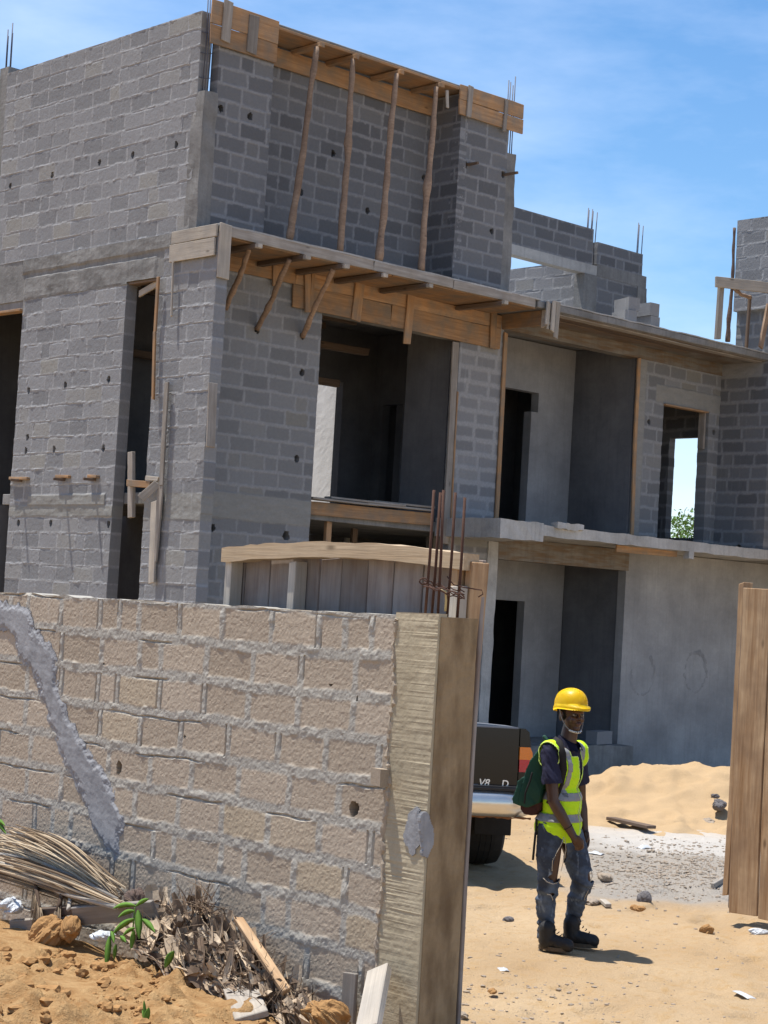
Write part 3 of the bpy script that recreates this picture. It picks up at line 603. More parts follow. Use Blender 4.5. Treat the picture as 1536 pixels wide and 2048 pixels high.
wall('block_wall', house, 'x', 23.93, Y0-.07, 20.5, 3.5, 6.484, -1, B_SH, .02, cuts=[(18.26, 18.87, 3.7, 5.335)], holes=hx(Zb, [(988, 1855)], 23.93), bands=[(17.1, 17.9, 6.25, 6.5, .008)], style='shade', seed=36, jw=.036, course=.205)
wall('interior_wall', house, 'y', 20.5, 21.9, 24.1, 3.5, 6.49, -1, M['plaster_dk'], .1, style='plain', seed=37)
# ledge and lower storey
box('ledge', house, 17.9, 18.75, Y0-.14, Y1+.2, 3.30, 3.555, M['conc_lt'], rough=.02, seed=41)
box('ledge', house, 18.74, 24.3, Y0-.12, Y1+.21, 3.38, 3.53, M['conc_lt'], rough=.014, seed=42)
box('slab', house, 18.8, 24.1, Y1+.21, 21.9, 3.36, 3.5, M['conc'])
box('mortar_lump', house, 19.0, 19.6, Y0-.16, Y0-.05, 3.50, 3.59, M['conc_lt'], rough=.045, seed=43)
plank('formwork_board', house, (20.6, Y0+.1, 3.33), (22.0, Y0+.1, 3.345), .1, .03, (0, 0, 1), M['w_new'])
box('concrete_drip', house, 22.0, 22.12, Y0-.125, Y0-.02, 3.27, 3.40, M['conc_lt'], rough=.01, seed=45)
wall('beam', house, 'y', Y1-.015, 18.92, 21.84, 3.06, 3.37, -1, M['conc_stain'], .03, style='plain', seed=46, thick=.2)
wall('plaster_wall', house, 'y', Y1, 21.80, 27, 0, 3.372, -1, M['plaster'], .05, style='plain', seed=47)
RINGS = []
for (u, v, r) in ((22.31, 1.51, .3), (23.63, 1.57, .3)):
    bm = bmesh.new(); rr = random.Random(int(u*10)); pts = []; bm.free(); pl = [(u+r*(.85+.12*rr.random())*math.cos(t), v+r*(1+.1*rr.random())*math.sin(t)) for t in np.linspace(-2.9 if u > 23 else -3.4, 3.0 if u > 23 else .8, 18)]; RINGS.append(pl); continue; pts = [(u+r*(.75+.15*rr.random())*math.cos(t), Y1-.006, v+r*(1+.12*rr.random())*math.sin(t)) for t in np.linspace(-2.6 if u > 23 else -3.3, 2.2 if u > 23 else .6, 22)]
    tube_bm(bm, pts, [rr.uniform(.012, .03) for _ in pts], 6, .3, rr); bm_obj('plaster_ridge', bm, M['plaster_dk'], house)
wall('loggia_wall', house, 'x', 21.82, Y1+.04, 19.13, .3, 3.36, -1, M['plaster_dk'], .06, style='plain', seed=48)
wall('loggia_wall', house, 'y', 19.13, 18.9, 21.81, .3, 3.36, -1, M['plaster'], .06, style='plain', seed=49, cuts=[(20.0, 20.93, .3, 2.51)])
box('column', house, 18.74, 18.94, Y1-.02, Y1+.2, 0, 3.3, M['conc_lt'], rough=.012, seed=50)
box('plinth', house, 18.9, 21.84, Y1-.28, 19.15, 0, .45, M['conc'], rough=.02, seed=51)
# --- top storey of the right part
wall('block_wall', house, 'y', 19.13, 20.0, 22.08, 7.9, 8.47, -1, B_SH, .02, style='shade', seed=61, jw=.028, course=.19)
wall('ring_beam', house, 'y', 19.125, 18.5, 22.2, 7.745, 7.9, -1, M['conc_lt'], .04, style='plain', seed=62, thick=.17)
box('column', house, 21.9, 22.2, 19.115, 19.32, 6.6, 7.744, M['conc'], rough=.015, seed=63)
wall('block_wall', house, 'y', 19.13, 22.2, 23.22, 6.6, 7.744, -1, B_SH, .02, style='shade', seed=64, jw=.028, course=.2, holes=hy(Zc, [(1322, 1318), (1232, 1350)], 19.13))
wall('ring_beam', house, 'y', 19.122, 22.201, 23.44, 7.745, 7.94, -1, M['conc'], .04, style='plain', seed=65, thick=.18)
wall('block_wall', house, 'y', 19.13, 22.19, 23.33, 7.941, 8.29, -1, B_SH, .02, style='shade', seed=66, jw=.028, course=.175)
box('column', house, 23.22, 23.46, 19.115, 19.32, 6.6, 7.744, M['conc'], rough=.015, seed=67)
wall('block_wall', house, 'y', 19.13, 18.66, 20.0, 7.9, 8.47, -1, B_SH, .03, style='shade', seed=68, jw=.028, course=.19)
for base, n in (((22.1, 19.2, 7.93), 5), ((23.36, 19.2, 7.93), 3)):
    for i in range(n): tube('rebar', house, [(base[0]-.09+.045*i, base[1]+.06*(i % 2), base[2]), (base[0]-.075+.05*i, base[1]+.06*(i % 2), base[2]+.85+.05*(i % 2))], .008, M['rebar_grey'], 6)
wall('block_wall', house, 'x', 22.0, 19.33, 22.1, 6.6, 7.98, -1, B, .02, seed=69, jw=.028, course=.2, amp=.4)
# tower of the top storey at the right edge
wall('block_wall', house, 'x', 23.93, 15.2, 17.72, 7.33, 8.80, -1, B, .018, seed=71, jw=.025, thick=.16, amp=.7)
wall('block_wall', house, 'x', 24.03, 15.2, 17.72, 6.6, 7.329, -1, B_SH, .02, style='shade', seed=72, jw=.03)
wall('block_wall', house, 'y', 17.72, 24.1, 26.5, 6.6, 8.8, 1, B, .05, style='shade', seed=73)
box('slab', house, 24.301, 27, 15.2, 22.2, 6.48, 6.6, M['conc'])
wall('block_wall', house, 'x', 24.3, 15.2, Y1, 3.5, 6.48, -1, B, .05, style='shade', seed=74)
box('slab', house, 24.301, 27, 15.2, 22.2, 3.38, 3.5, M['conc'])

# ------------------------------------------------------------------ loose things on and against the house
def bamboo(foot, top, seed, lab):
    o = pole('bamboo_prop', foot, top, .042, .031, M['w_pole'], .018, 9, seed); tag(retop(o), lab, 'prop', 'pole props under the roof formwork')
for i, ((fx, fy), x, lab) in enumerate(zip(((578, 484), (680, 506), (757, 524), (842, 545)), (14.70, 15.31, 16.08, 16.80),
        ('leftmost bamboo pole propping the top roof boards, leaning to the right', 'knotty dark brown pole propping the roof boards, second from left', 'smooth pale bamboo pole propping the roof boards, third from left', 'thin pole propping the roof boards beside the right block pier'))):
    f = onz(fx, fy, 6.62); bamboo((f.x, max(f.y, 17.08), 6.625), (x, YU-.03, 9.205), 40+i, lab)
for i, (a, b, lab) in enumerate((((170, 140), (68, 398), 'short forked strut under the canopy nearest the corner pier'), ((340, 190), (200, 488), 'slanted stick strut under the canopy, middle of three, foot in wall hole'), ((525, 232), (395, 520), 'slanted strut under the canopy ending in a round hole beside the big window'))):
    p, q = ony(*Z5(*a), Y0+.1), ony(*Z5(*b), Y1-.02)
    o = pole('stick_strut', q, p, .034, .03, M['w_pole'], .02, 5, 60+i); tag(retop(o), lab, 'strut', 'slanted struts under the canopy')
# putlog planks sticking out of the side facade
for i, (px, py, L, lab) in enumerate(((85, 1212, .42, 'leftmost wood stub poking from the side wall'), (285, 1205, .3, 'middle wood stub poking from the side wall'), (425, 1205, .2, 'rightmost wood stub poking from the side wall, nearest the slit'))):
    q = onx(*Z4(px, py), XL-.06)
    t = empty('wood_bracket', (XL-.06, q.y, q.z), lab+', casting a long thin shadow', 'wood stub', 'wood stubs on the side wall')
    plank('bar', t, (XL+.04, q.y, q.z), (XL-.17, q.y+.01, q.z-.005), .035, .035, (0, 1, 0), M['w_dark']); plank('board', t, (XL-.028, q.y-L*.45, q.z+.03), (XL-.035, q.y+L*.55, q.z+.035), .055, .035, (1, 0, 0), M['w_new'])
q = onx(0, 1255, XL-.1)
# planks stacked on the floor edge in the big window
for i, (a, b, z, w, lab) in enumerate(((15.5, 16.75, 3.63, .2, 'lowest long grey plank lying on the window floor edge'), (16.5, 17.75, 3.635, .18, 'short grey plank on the right of the window floor edge'), (15.9, 17.2, 3.665, .16, 'grey plank lying across two others in the big window'), (16.7, 17.74, 3.685, .14, 'topmost weathered plank of the pile in the big window'))):
    o = plank('loose_plank', None, (a, Y1+.14+.03*i, z), (b, Y1+.2-.02*i, z+.006), w, .028, (0, 1, 0), M['w_grey']); tag(o, lab, 'plank', 'planks piled in the window')
# blocks left on the roof slab and on the plinth
def block(name, x, y, z, rz, lab, group, sx=.4, sy=.19, sz=.19):
    o = box(name, None, -sx/2, sx/2, -sy/2, sy/2, 0, sz, M['block'], rough=.006, seed=int(x*10)); o.location = (x, y, z); o.rotation_euler.z = rz; tag(o, lab, 'block', group)
    me = o.data; at = me.attributes.new('rnd', 'FLOAT', 'POINT'); at.data.foreach_set('value', [.6]*len(me.vertices))
block('concrete_block', 20.8, 17.35, 6.62, 1.2, 'grey block lying on the roof slab edge, lower of the left two', 'blocks on the roof'); block('concrete_block', 20.86, 17.36, 6.815, 1.25, 'upper grey block of the small stack on the roof slab', 'blocks on the roof')
block('concrete_block', 21.35, 17.4, 6.62, 1.5, 'right lower block of the small stack on the roof', 'blocks on the roof'); block('concrete_block', 21.33, 17.4, 6.815, 1.48, 'right upper block of the small stack on the roof', 'blocks on the roof')
block('concrete_block', 21.2, 17.75, .47, .2, 'single grey block lying on the porch step behind the worker', None, .46)
# scaffold at the tower
t = empty('timber_scaffold', (22.8, 16.9, 6.6), 'small timber scaffold with one plank platform beside the block tower', 'scaffold')
s1 = onz(*Zd(370, 1765), 6.61); z1 = ony(*Zd(415, 1030), s1.y).z
plank('post', t, s1, (s1.x+.03, s1.y, z1), .11, .05, (1, 0, 0), M['w_grey'])
s2 = onz(*Zd(515, 1798), 6.61); pt = ony(*Zd(610, 245), s2.y+.02)
pole('pole', s2, pt, .032, .018, M['w_bark'], .03, 8, 71, t)
plank('platform', t, (s1.x-.12, s1.y-.01, z1+.03), (23.86, 16.2, z1+.05), .16, .05, (0, 0, 1), M['w_pale'])
bl = ony(*Zd(845, 1070), 16.9); pole('brace', (s1.x-.08, s1.y-.03, z1+.07), (23.35, 16.98, z1-.03), .03, .028, M['w_pole'], .04, 4, 72, t)
plank('post', t, (23.36, 17.02, 6.62), (23.4, 17.02, z1), .05, .04, (1, 0, 0), M['w_dark'])
s3 = onz(*Zd(965, 1880), 6.61); plank('brace', t, s3, ony(*Zd(1075, 1300), s3.y), .09, .04, (1, 0, 0), M['w_pole'])

# ================================================================== THE BOUNDARY WALL
YP = 6.38
bw = empty('boundary_wall', (XW+.1, 8.6, 0), 'rough tan block boundary wall with a concrete end post in front of the house', 'wall')
def fg(a, b): return onx(a, b, XW)
F1 = zz(3.657, 0, 1170); F2 = zz(2.648, 400, 1170)
hs_ = []
for (px, py, ru, rv) in ((*F1(872, 1335), .028, .042), (*F2(812, 1185), .036, .042), (*F1(757, 578), .012, .007), (*F1(1352, 1110), .010, .010), (*F2(690, 530), .014, .007), (*F2(830, 600), .008, .014)):
    q = fg(px, py); hs_.append((q.y, q.z, ru, rv))
wall('block_masonry', bw, 'x', XW, 6.68, 11.6, -.1, 2.195, -1, M['sandblock'], .0062, style='fg', holes=hs_, seed=83, thick=.17, course=.213, blen=.405, jw=.042, wav=.035, vtop=2.2)
box('mortar_cap', bw, XW+.012, XW+.165, 6.66, 11.6, 2.165, 2.192, M['sandblock'], rough=.008, seed=12)
# end post: board-marked face, stained end with its shade in the colour
post = empty('end_post', (XW+.13, 6.53, 0)); post.parent = bw; post.matrix_parent_inverse = world_of(bw).inverted()
wall('board_marked_face', post, 'x', XW-.012, YP, 6.68, -.1, 2.215, -1, M['pillar'], .0055, style='board', seed=85, thick=.06, wav=.012)
wall('stained_shaded_end_face', post, 'y', YP-.004, XW+.004, XW+.26, -.1, 2.20, -1, M['pillar_sh'], .012, style='plain', seed=86, thick=.1, wav=.02)
box('post_core', post, XW+.045, XW+.258, YP+.094, 6.70, -.1, 2.19, M['pillar'], rough=.008, seed=87)
# mortar seam lumps between post and blocks
bm = bmesh.new(); rr = random.Random(4)
zs = np.arange(0, 2.19, .022)
tube_bm(bm, [(XW-.012, 6.672+.012*math.sin(z*13)+rr.uniform(-.006, .006), z) for z in zs], [rr.uniform(.004, .016) for _ in zs], 6, .3, rr)
bm_obj('mortar_seam', bm, M['sandblock'], bw, False)
q = fg(*F2(985, 1020)); box('mortar_lump', bw, XW-.07, XW+.01, q.y-.035, q.y+.035, q.z-.045, q.z+.04, M['sandblock'], rough=.02, seed=88)
def patch(name, parent, pts, widths, plane, c, nsign, mat, cell=.0055, hgt=.011, seed=5, rg=1.):
    """a smear of cement trowelled over a wall: pts are (u, z) along its length"""
    pts = np.array(pts); w = np.array(widths); mg = w.max()+.03
    us = np.arange(pts[:, 0].min()-mg, pts[:, 0].max()+mg, cell); vs_ = np.arange(pts[:, 1].min()-mg, pts[:, 1].max()+mg, cell)
    Ug, Vg = np.meshgrid(us, vs_, indexing='ij'); best = np.full_like(Ug, -9.)
    for i in range(len(pts)-1):
        d = pts[i+1]-pts[i]; t = np.clip(((Ug-pts[i, 0])*d[0]+(Vg-pts[i, 1])*d[1])/(d@d), 0, 1)
        dist = np.hypot(Ug-pts[i, 0]-t*d[0], Vg-pts[i, 1]-t*d[1]); best = np.maximum(best, w[i]*(1-t)+w[i+1]*t-dist)
    rag = rg*(.065*(fbm(Ug*8, Vg*8, seed, 3)-.5)+.05*(fbm(Ug*21, Vg*21, seed+3, 2)-.5)+.024*(fbm(Ug*60, Vg*60, seed+4, 2)-.5)); best = best+rag
    tro = fbm(Ug*5+Vg*3, Vg*11-Ug*4, seed+9, 3)-.5
    h = hgt*sstep(-.002, .05, best)+.008*max(.25, rg)*tro*sstep(0, .03, best)+.0015*(fbm(Ug*40, Vg*40, seed+11, 2)-.5)
    Kc = best[:-1, :-1] > 0; idx = np.arange(Ug.size).reshape(Ug.shape)
    q = np.stack([idx[:-1, :-1][Kc], idx[1:, :-1][Kc], idx[1:, 1:][Kc], idx[:-1, 1:][Kc]], 1)
    P = np.empty(Ug.shape+(3,)); ax = 0 if plane == 'x' else 1
    P[..., ax] = c+nsign*h; P[..., 1-ax] = Ug; P[..., 2] = Vg; P = P.reshape(-1, 3); Bk = P.copy(); Bk[:, ax] = c-nsign*.02; n = len(P)
    Kp = np.pad(Kc, 1); sk = []
    ii, jj = np.nonzero(Kp[1:-1, 1:] != Kp[1:-1, :-1]); a, b = idx[ii, jj], idx[ii+1, jj]; sk.append(np.stack([a, b, b+n, a+n], 1))
    ii, jj = np.nonzero(Kp[1:, 1:-1] != Kp[:-1, 1:-1]); a, b = idx[ii, jj], idx[ii, jj+1]; sk.append(np.stack([a, b, b+n, a+n], 1))
    V = np.concatenate([P, Bk]); Q = np.concatenate([q]+sk); used = np.unique(Q); rm = np.full(len(V), -1); rm[used] = np.arange(len(used))
    return link(name, mesh_np(name, V[used], rm[Q]), mat, parent)
pp_ = [(-60, 215), (60, 235), (170, 290), (190, 420), (330, 560), (360, 760), (420, 950), (490, 1120), (560, 1280), (650, 1420), (740, 1600), (800, 1720), (830, 1830), (850, 1960)]
ww_ = [.085, .10, .125, .11, .125, .105, .095, .095, .11, .135, .155, .145, .09, .045]
pl = [fg(*F1(*p)) for p in pp_]
for pl_ in RINGS: patch('plaster_stain', house, pl_, [.035+.03*random.random() for _ in pl_], 'y', Y1+.001, -1, M['stain'], .02, .007, 33)
patch('cement_patch', bw, [(p.y, p.z) for p in pl], ww_, 'x', XW-.003, -1, M['patch'])
pl = [fg(*p) for p in ((846, 1622), (840, 1645), (836, 1675), (836, 1702))]
patch('cement_patch', post, [(p.y+.02, p.z) for p in pl], [.02, .05, .062, .03], 'x', XW-.02, -1, M['patch'], .006, .003, 15, .3)
pl = [ony(*p, YP) for p in ((848, 1640), (855, 1680), (850, 1705))]
patch('cement_patch', post, [(p.x, p.z) for p in pl], [.035, .045, .025], 'y', YP-.006, -1, M['patch'], .006, .003, 17, .3)
# starter bars standing out of the post
for i, (a, b) in enumerate((((1140, 420), (868, 980)), ((1175, 420), (881, 985)), ((1208, 430), (887, 980)), ((1255, 440), (911, 985)), ((1310, 440), (930, 995)))):
    p, q = atd(*Zg(*a), 9.14+.03*(i % 2)), atd(*b, 9.14+.03*(i % 2)); p.z = 2.15
    tube('rebar', bw, [p, (p+q)/2+Vector((.004, 0, 0)), q], .0072, M['rebar'], 8, .05, i)
rr = random.Random(9)
for k in range(5):
    z = 2.43-.018*k; pts = [atd(*Zg(1132+f*215, 268+f*62+rr.uniform(-9, 9)+k*9), 9.1+.1*math.sin(f*3+k)) for f in np.linspace(0, 1, 12)]
    tube('tie_wire', bw, pts, .0035, M['rebar'], 5)
tube('tie_wire', bw, [atd(*Zg(1132+22*math.cos(t), 272+16*math.sin(t)), 9.08) for t in np.linspace(0, 9, 26)], .004, M['rebar'], 5)
tube('tie_wire', bw, [atd(*Zg(*p), 9.12) for p in ((1255, 245), (1290, 290), (1350, 305), (1440, 318), (1445, 340), (1420, 355))], .0035, M['rebar'], 5)
tube('rope', bw, [atd(*Zg(*p), 9.1) for p in ((1222, 318), (1248, 325), (1250, 370), (1246, 430))], .006, M['rope'], 6)

# ================================================================== GATES
def board_gate(name, label, X, ya, yb, z0, z1, n, front, back, thick_side, seed):
    g = empty(name, (X, (ya+yb)/2, 0), label, 'gate', None); r = random.Random(seed); L = (yb-ya)/n; y = ya
    for i in range(n):
        w = L*r.uniform(.86, 1.14) if i < n-1 else yb-y
        plank('plank', g, (X, y+w/2, z0+r.uniform(-.01, .02)), (X+r.uniform(-.004, .004), y+w/2+r.uniform(-.004, .004), z1+r.uniform(-.02, .01)), w-.006, .028, (0, 1, 0), front if not back else back, .003, seed*10+i); y += w
    return g
g1 = board_gate('wooden_gate', 'open wooden gate leaf with grey boards and a pale top rail behind the block wall', 6.80, 6.50, 8.50, .12, 2.5, 10, M['w_gate'], M['w_gateback'], -1, 5)
# frame on the wall side of the leaf
bmp = [(6.71, 6.47, 2.515), (6.71, 7.0, 2.545), (6.71, 7.5, 2.555), (6.71, 8.05, 2.55), (6.71, 8.62, 2.53)]
for i in range(4): plank('rail', g1, bmp[i], bmp[i+1], .115, .12, (0, 0, 1), M['w_pale'], .001, 3+i) if False else None
def bent_rail(name, parent, pts, w, t, mat):
    bm = bmesh.new(); N = 24; P = []
    for i in range(N+1):
        f = i/N*(len(pts)-1); k = min(int(f), len(pts)-2); a, b = Vector(pts[k]), Vector(pts[k+1]); P.append(a.lerp(b, f-k))
    rr = random.Random(3); prev = None
    for i, p in enumerate(P):
        ring = [bm.verts.new(p+Vector((sx*t/2, 0, sz*w/2+rr.uniform(-.004, .004)))) for sx, sz in ((-1, -1), (-1, 1), (1, 1), (1, -1))]
        if prev: [bm.faces.new((prev[k], prev[(k+1) % 4], ring[(k+1) % 4], ring[k])) for k in range(4)]
        else: bm.faces.new(ring)
        prev = ring
    bm.faces.new(prev[::-1]); bmesh.ops.recalc_face_normals(bm, faces=bm.faces[:]); me = bpy.data.meshes.new(name)
    c = sum(P, Vector())/len(P)
    rot = Matrix.Rotation(math.radians(-90), 4, 'Z')
    for v in bm.verts: v.co = rot @ (v.co-c)
    bm.to_mesh(me); bm.free(); o = bpy.data.objects.new(name, me); COL.objects.link(o); me.materials.append(mat); o.matrix_basis = Matrix.Translation(c) @ rot.inverted(); o.parent = parent; o.matrix_parent_inverse = world_of(parent).inverted(); return o
bent_rail('top_rail', g1, [(6.72, 6.52, 2.485), (6.72, 7.1, 2.525), (6.72, 7.6, 2.53), (6.72, 8.1, 2.515), (6.72, 8.49, 2.485)], .085, .11, M['w_rail'])
for y in (8.45, 7.88): plank('stile', g1, (6.735, y, .15), (6.735, y, 2.46), .06, .09, (0, 1, 0), M['w_pale'])
plank('end_stile', g1, (6.735, 6.66, .15), (6.735, 6.60, 2.5), .06, .11, (0, 1, 0), M['w_gate'])
plank('end_stile', g1, (6.77, onx(903, 2040, 6.77).y+.075, .12), (6.775, 6.525, 2.49), .05, .12, (0, 1, 0), M['w_gate'])
plank('block', g1, (6.69, 6.58, 1.9), (6.69, 6.575, 2.36), .1, .06, (.3, 1, 0), M['w_pale'])
plank('rail', g1, (6.735, 6.6, .6), (6.735, 8.4, .6), .1, .08, (0, 0, 1), M['w_pale'])
g2 = empty('wooden_gate', (11.85, 8.0, 0), 'brown plank gate leaf standing open at the right edge of the photo', 'gate')
rr = random.Random(8); ys = [8.545, 8.275, 7.9, 7.58, 7.2, 6.9]
for i in range(5):
    plank('plank', g2, (11.85-.002*i, (ys[i]+ys[i+1])/2, .075-.012*i), (11.85+.004*i, (ys[i]+ys[i+1])/2+.01, 2.56-.004*i), ys[i]-ys[i+1]-.013, .03, (0, 1, 0), M['w_gate'], .004, 50+i)
plank('stile', g2, (11.93, 8.60, .19), (11.93, 8.585, 2.6), .05, .12, (0, 1, 0), M['w_gate'])
plank('stile', g2, (11.875, 8.558, .1), (11.87, 8.553, 2.55), .02, .03, (0, 1, 0), M['w_dark'])
plank('rail', g2, (11.92, 8.55, .7), (11.92, 6.95, .7), .1, .07, (0, 0, 1), M['w_gate']); plank('rail', g2, (11.92, 8.55, 2.2), (11.92, 6.95, 2.2), .1, .07, (0, 0, 1), M['w_gate'])

# ================================================================== HEAPS, STONES, LITTER
def rocky(name, c, r, sq, mat, seed, parent=None, sub=4, ang=.5):
    bm = bmesh.new(); bmesh.ops.create_icosphere(bm, subdivisions=sub, radius=1)
    for v in bm.verts:
        p = v.co.copy(); k = 1+ang*(float(fbm(np.array([p.x*1.3+p.z*.7+seed]), np.array([p.y*1.3-p.z*.9+seed*2]), seed, 4)[0])-.5)*2
        k += .12*(float(fbm(np.array([p.x*6+p.z*3+seed]), np.array([p.y*6-p.z*4]), seed+5, 3)[0])-.5)*2
        v.co = Vector((p.x*sq[0], p.y*sq[1], p.z*sq[2]))*k*r
    o = bm_obj(name, bm, mat, parent, False); o.location = c; o.rotation_euler.z = seed*1.7; return o
def sand_heap():
    cx, cy = 18.35, 14.45; N = 180; xs = np.linspace(-3.6, 3.6, N); Xg, Yg = np.meshgrid(xs+cx, xs+cy, indexing='ij')
    s = (Xg-cx)*.731-(Yg-cy)*.683; d = (Xg-cx)*.683+(Yg-cy)*.731
    ridge = np.interp(s+.12*(fbm(Xg*1.7, Yg*1.7, 19)-.5), [-2.3, -1.7, -.95, -.5, -.12, .3, .6, 1.0, 1.8, 2.9], [0, .07, .28, .40, .46, .50, .56, .54, .42, 0])
    slump = fbm(s*2.4, d*.7, 23, 3)-.5
    z = ridge*np.exp(-(np.abs(d+.1+.25*slump)/1.05)**1.7)*1.04+.05*(fbm(Xg*2.2, Yg*2.2, 21, 4)-.5)*2+.05*(fbm(Xg*7, Yg*7, 25, 3)-.5)+.035*np.abs(slump)*2
    z += .06*np.maximum(fbm(Xg*3.1, Yg*3.1, 28)-.52, 0)*4-.03*sstep(.5, .7, fbm(s*3, d*1.2, 29))
    edge = sstep(3.5, 2.2, np.hypot(Xg-cx, Yg-cy)); z = z*edge-.12*(1-edge)
    idx = np.arange(N*N).reshape(N, N); Q = np.stack([idx[:-1, :-1], idx[1:, :-1], idx[1:, 1:], idx[:-1, 1:]], -1).reshape(-1, 4)
    o = link('sand_heap', mesh_np('sand_heap', np.stack([Xg, Yg, z], -1).reshape(-1, 3), Q, None, True), M['sand']); tag(rebase(o), 'heap of pale building sand in front of the plastered wall', 'sand heap')
sand_heap()
def put(px, py, lift=0.):
    q = onz(px, py)
    for _ in range(6): q = onz(px, py, float(gz(np.array(q.x), np.array(q.y)))+lift)
    return q
for i, (px, py, r, sq, mt, lab, cat) in enumerate((
    (1287, 1803, .055, (1, .8, 1), 'rock_dk', 'dark pointed stone alone on the sand right of the worker', 'stone'),
    (1182, 1807, .075, (1.6, .8, .4), 'rock', 'flat pale stone slab by the worker\'s rear knee', 'stone'),
    (1414, 1866, .05, (1, .9, .8), 'clod', 'small orange clay lump in front of the right gate leaf', 'clay lump'),
    (1268, 1817, .03, (1, 1, .7), 'clod', 'tiny brown lump left of a pair on the sand', 'stone'), (1280, 1819, .034, (1.3, 1, .6), 'clod', 'tiny brown lump right of a pair on the sand', 'stone'),
    (1415, 1650, .1, (1.5, .9, .6), 'rock', 'pale stone at the foot of the sand heap', 'stone'),
    (1521, 1867, .05, (1.7, .8, .5), 'bag', 'white pebble at the foot of the right gate leaf', 'stone'),
    (1140, 1845, .02, (1, 1, .7), 'rock_dk', 'dark little stone behind the worker\'s front boot', 'stone'),
    (1016, 1842, .03, (1.3, 1, .7), 'rock_dk', 'brown little stone on the sand left of the worker\'s feet', 'stone'),
    (913, 2036, .05, (1.3, 1, .6), 'rock', 'pale stone at the foot of the concrete end post', 'stone'),
    (985, 1985, .028, (1, 1, .6), 'redclay' if False else 'clod', 'small reddish chip on the sand near the end post', 'stone'),
    (1210, 1758, .06, (1.2, .8, .6), 'rock', 'grey stone on the gravel beside the worker\'s knee', 'stone'))):
    q = put(px, py); o = rocky('stone', (q.x, q.y, q.z+r*sq[2]*.4), r, sq, M[mt], i+3); tag(o, lab, cat)
def on_heap(px, py, D): return atd(px, py, D)
for i, (px, py, D, r, mt, lab) in enumerate(((1440, 1610, 21.4, .09, 'rock_dk', 'dark stone on the right flank of the sand heap'), (1430, 1592, 21.7, .04, 'rock_dk', 'smaller dark stone above the other on the sand heap'))):
    o = rocky('stone', on_heap(px, py, D), r, (1.3, .9, .7), M[mt], i+30); tag(o, lab, 'stone')
a, b = onz(1222, 1637, .06), onz(1303, 1654, .05); o = plank('loose_plank', None, a, b, .13, .035, (1, .3, 0), M['w_dark']); tag(o, 'brown plank lying at the foot of the sand heap', 'plank')
a, b = put(1206, 1802, .02), put(1217, 1812, .02); tag(plank('wood_chip', None, a, b, .05, .03, (1, 0, 0), M['w_pale']), 'pale wood offcut on the sand right of the worker\'s knee', 'wood scrap')
a, b = put(1425, 1772, .03), put(1449, 1758, .06); tag(plank('wood_chip', None, a, b, .05, .03, (0, 0, 1), M['w_grey']), 'grey stick at the left foot of the right gate leaf', 'wood scrap')
def scrap(px, py, r, seed, lab, z=0.):
    bm = bmesh.new(); bmesh.ops.create_grid(bm, x_segments=12, y_segments=8, size=1); rr = random.Random(seed)
    for v in bm.verts:
        x, y = v.co.x, v.co.y; v.co = Vector((x*r[0], y*r[1], r[2]*(.25+float(fbm(np.array([x*2.3+seed]), np.array([y*2.7]), seed, 3)[0])*1.2)*max(0, 1-.6*(x*x+y*y)**.5)))
    bmesh.ops.solidify(bm, geom=bm.faces[:], thickness=.002)
    o = bm_obj('plastic_scrap', bm, M['bag']); q = put(px, py); o.location = (q.x, q.y, q.z+z); o.rotation_euler.z = seed; tag(o, lab, 'plastic scrap')
scrap(1488, 1990, (.11, .028, .014), 4.2, 'long white strip of plastic at the lower right of the sand'); scrap(1190, 1708, (.08, .06, .03), 2.0, 'white crumpled plastic behind the worker\'s hand')
scrap(1288, 1698, (.08, .05, .05), 3.0, 'clear plastic bag on the white cement patch'); scrap(1006, 1940, (.05, .03, .02), 1.0, 'tiny pale plastic piece on the sand left of the worker')
o = bpy.data.objects[-1] if False else None
# loose pebbles: nobody could count them
def pebbles():
    rr = np.random.default_rng(5); base = bmesh.new(); bmesh.ops.create_icosphere(base, subdivisions=1, radius=1)
    bv = np.array([v.co[:] for v in base.verts]); bf = np.array([[v.index for v in f.verts] for f in base.faces]); base.free()
    Vs, Fs, n = [], [], 0
    def scat(cnt, smp, rmin, rmax):
        nonlocal n
        for _ in range(cnt):
            x, y = smp(); z = float(gz(np.array(x), np.array(y))); r = rmin+(rmax-rmin)*rr.random()**4
            v = bv*(1+.5*(rr.random((len(bv), 1))-.5))*np.array([1+.5*rr.random(), .7+.5*rr.random(), .45+.35*rr.random()])*r
            a = rr.random()*6.28; R2 = np.array([[math.cos(a), -math.sin(a), 0], [math.sin(a), math.cos(a), 0], [0, 0, 1]])
            Vs.append(v@R2.T+np.array([x, y, z+r*.15])); Fs.append(bf+n); n += len(bv)
    def view(x0, x1, y0, y1):
        def f():
            q = onz(x0+(x1-x0)*rr.random(), y0+(y1-y0)*rr.random()); return q.x, q.y
        return f
    scat(500, view(900, 1540, 1760, 2050), .003, .016); scat(260, view(900, 1250, 1960, 2050), .003, .02)
    def grav():
        while True:
            px, py = rr.normal(1340, 95), rr.normal(1735, 30)
            if 1150 < px < 1470 and 1672 < py < 1800: q = onz(px, py); return q.x, q.y
    scat(3600, grav, .003, .02); scat(350, view(900, 1540, 1640, 1760), .004, .02)
    o = link('pebbles', mesh_np('pebbles', np.concatenate(Vs), np.concatenate(Fs)), M['rock']); tag(rebase(o), 'loose pebbles and gravel scattered over the sandy yard', 'pebbles', kind='stuff')
pebbles()
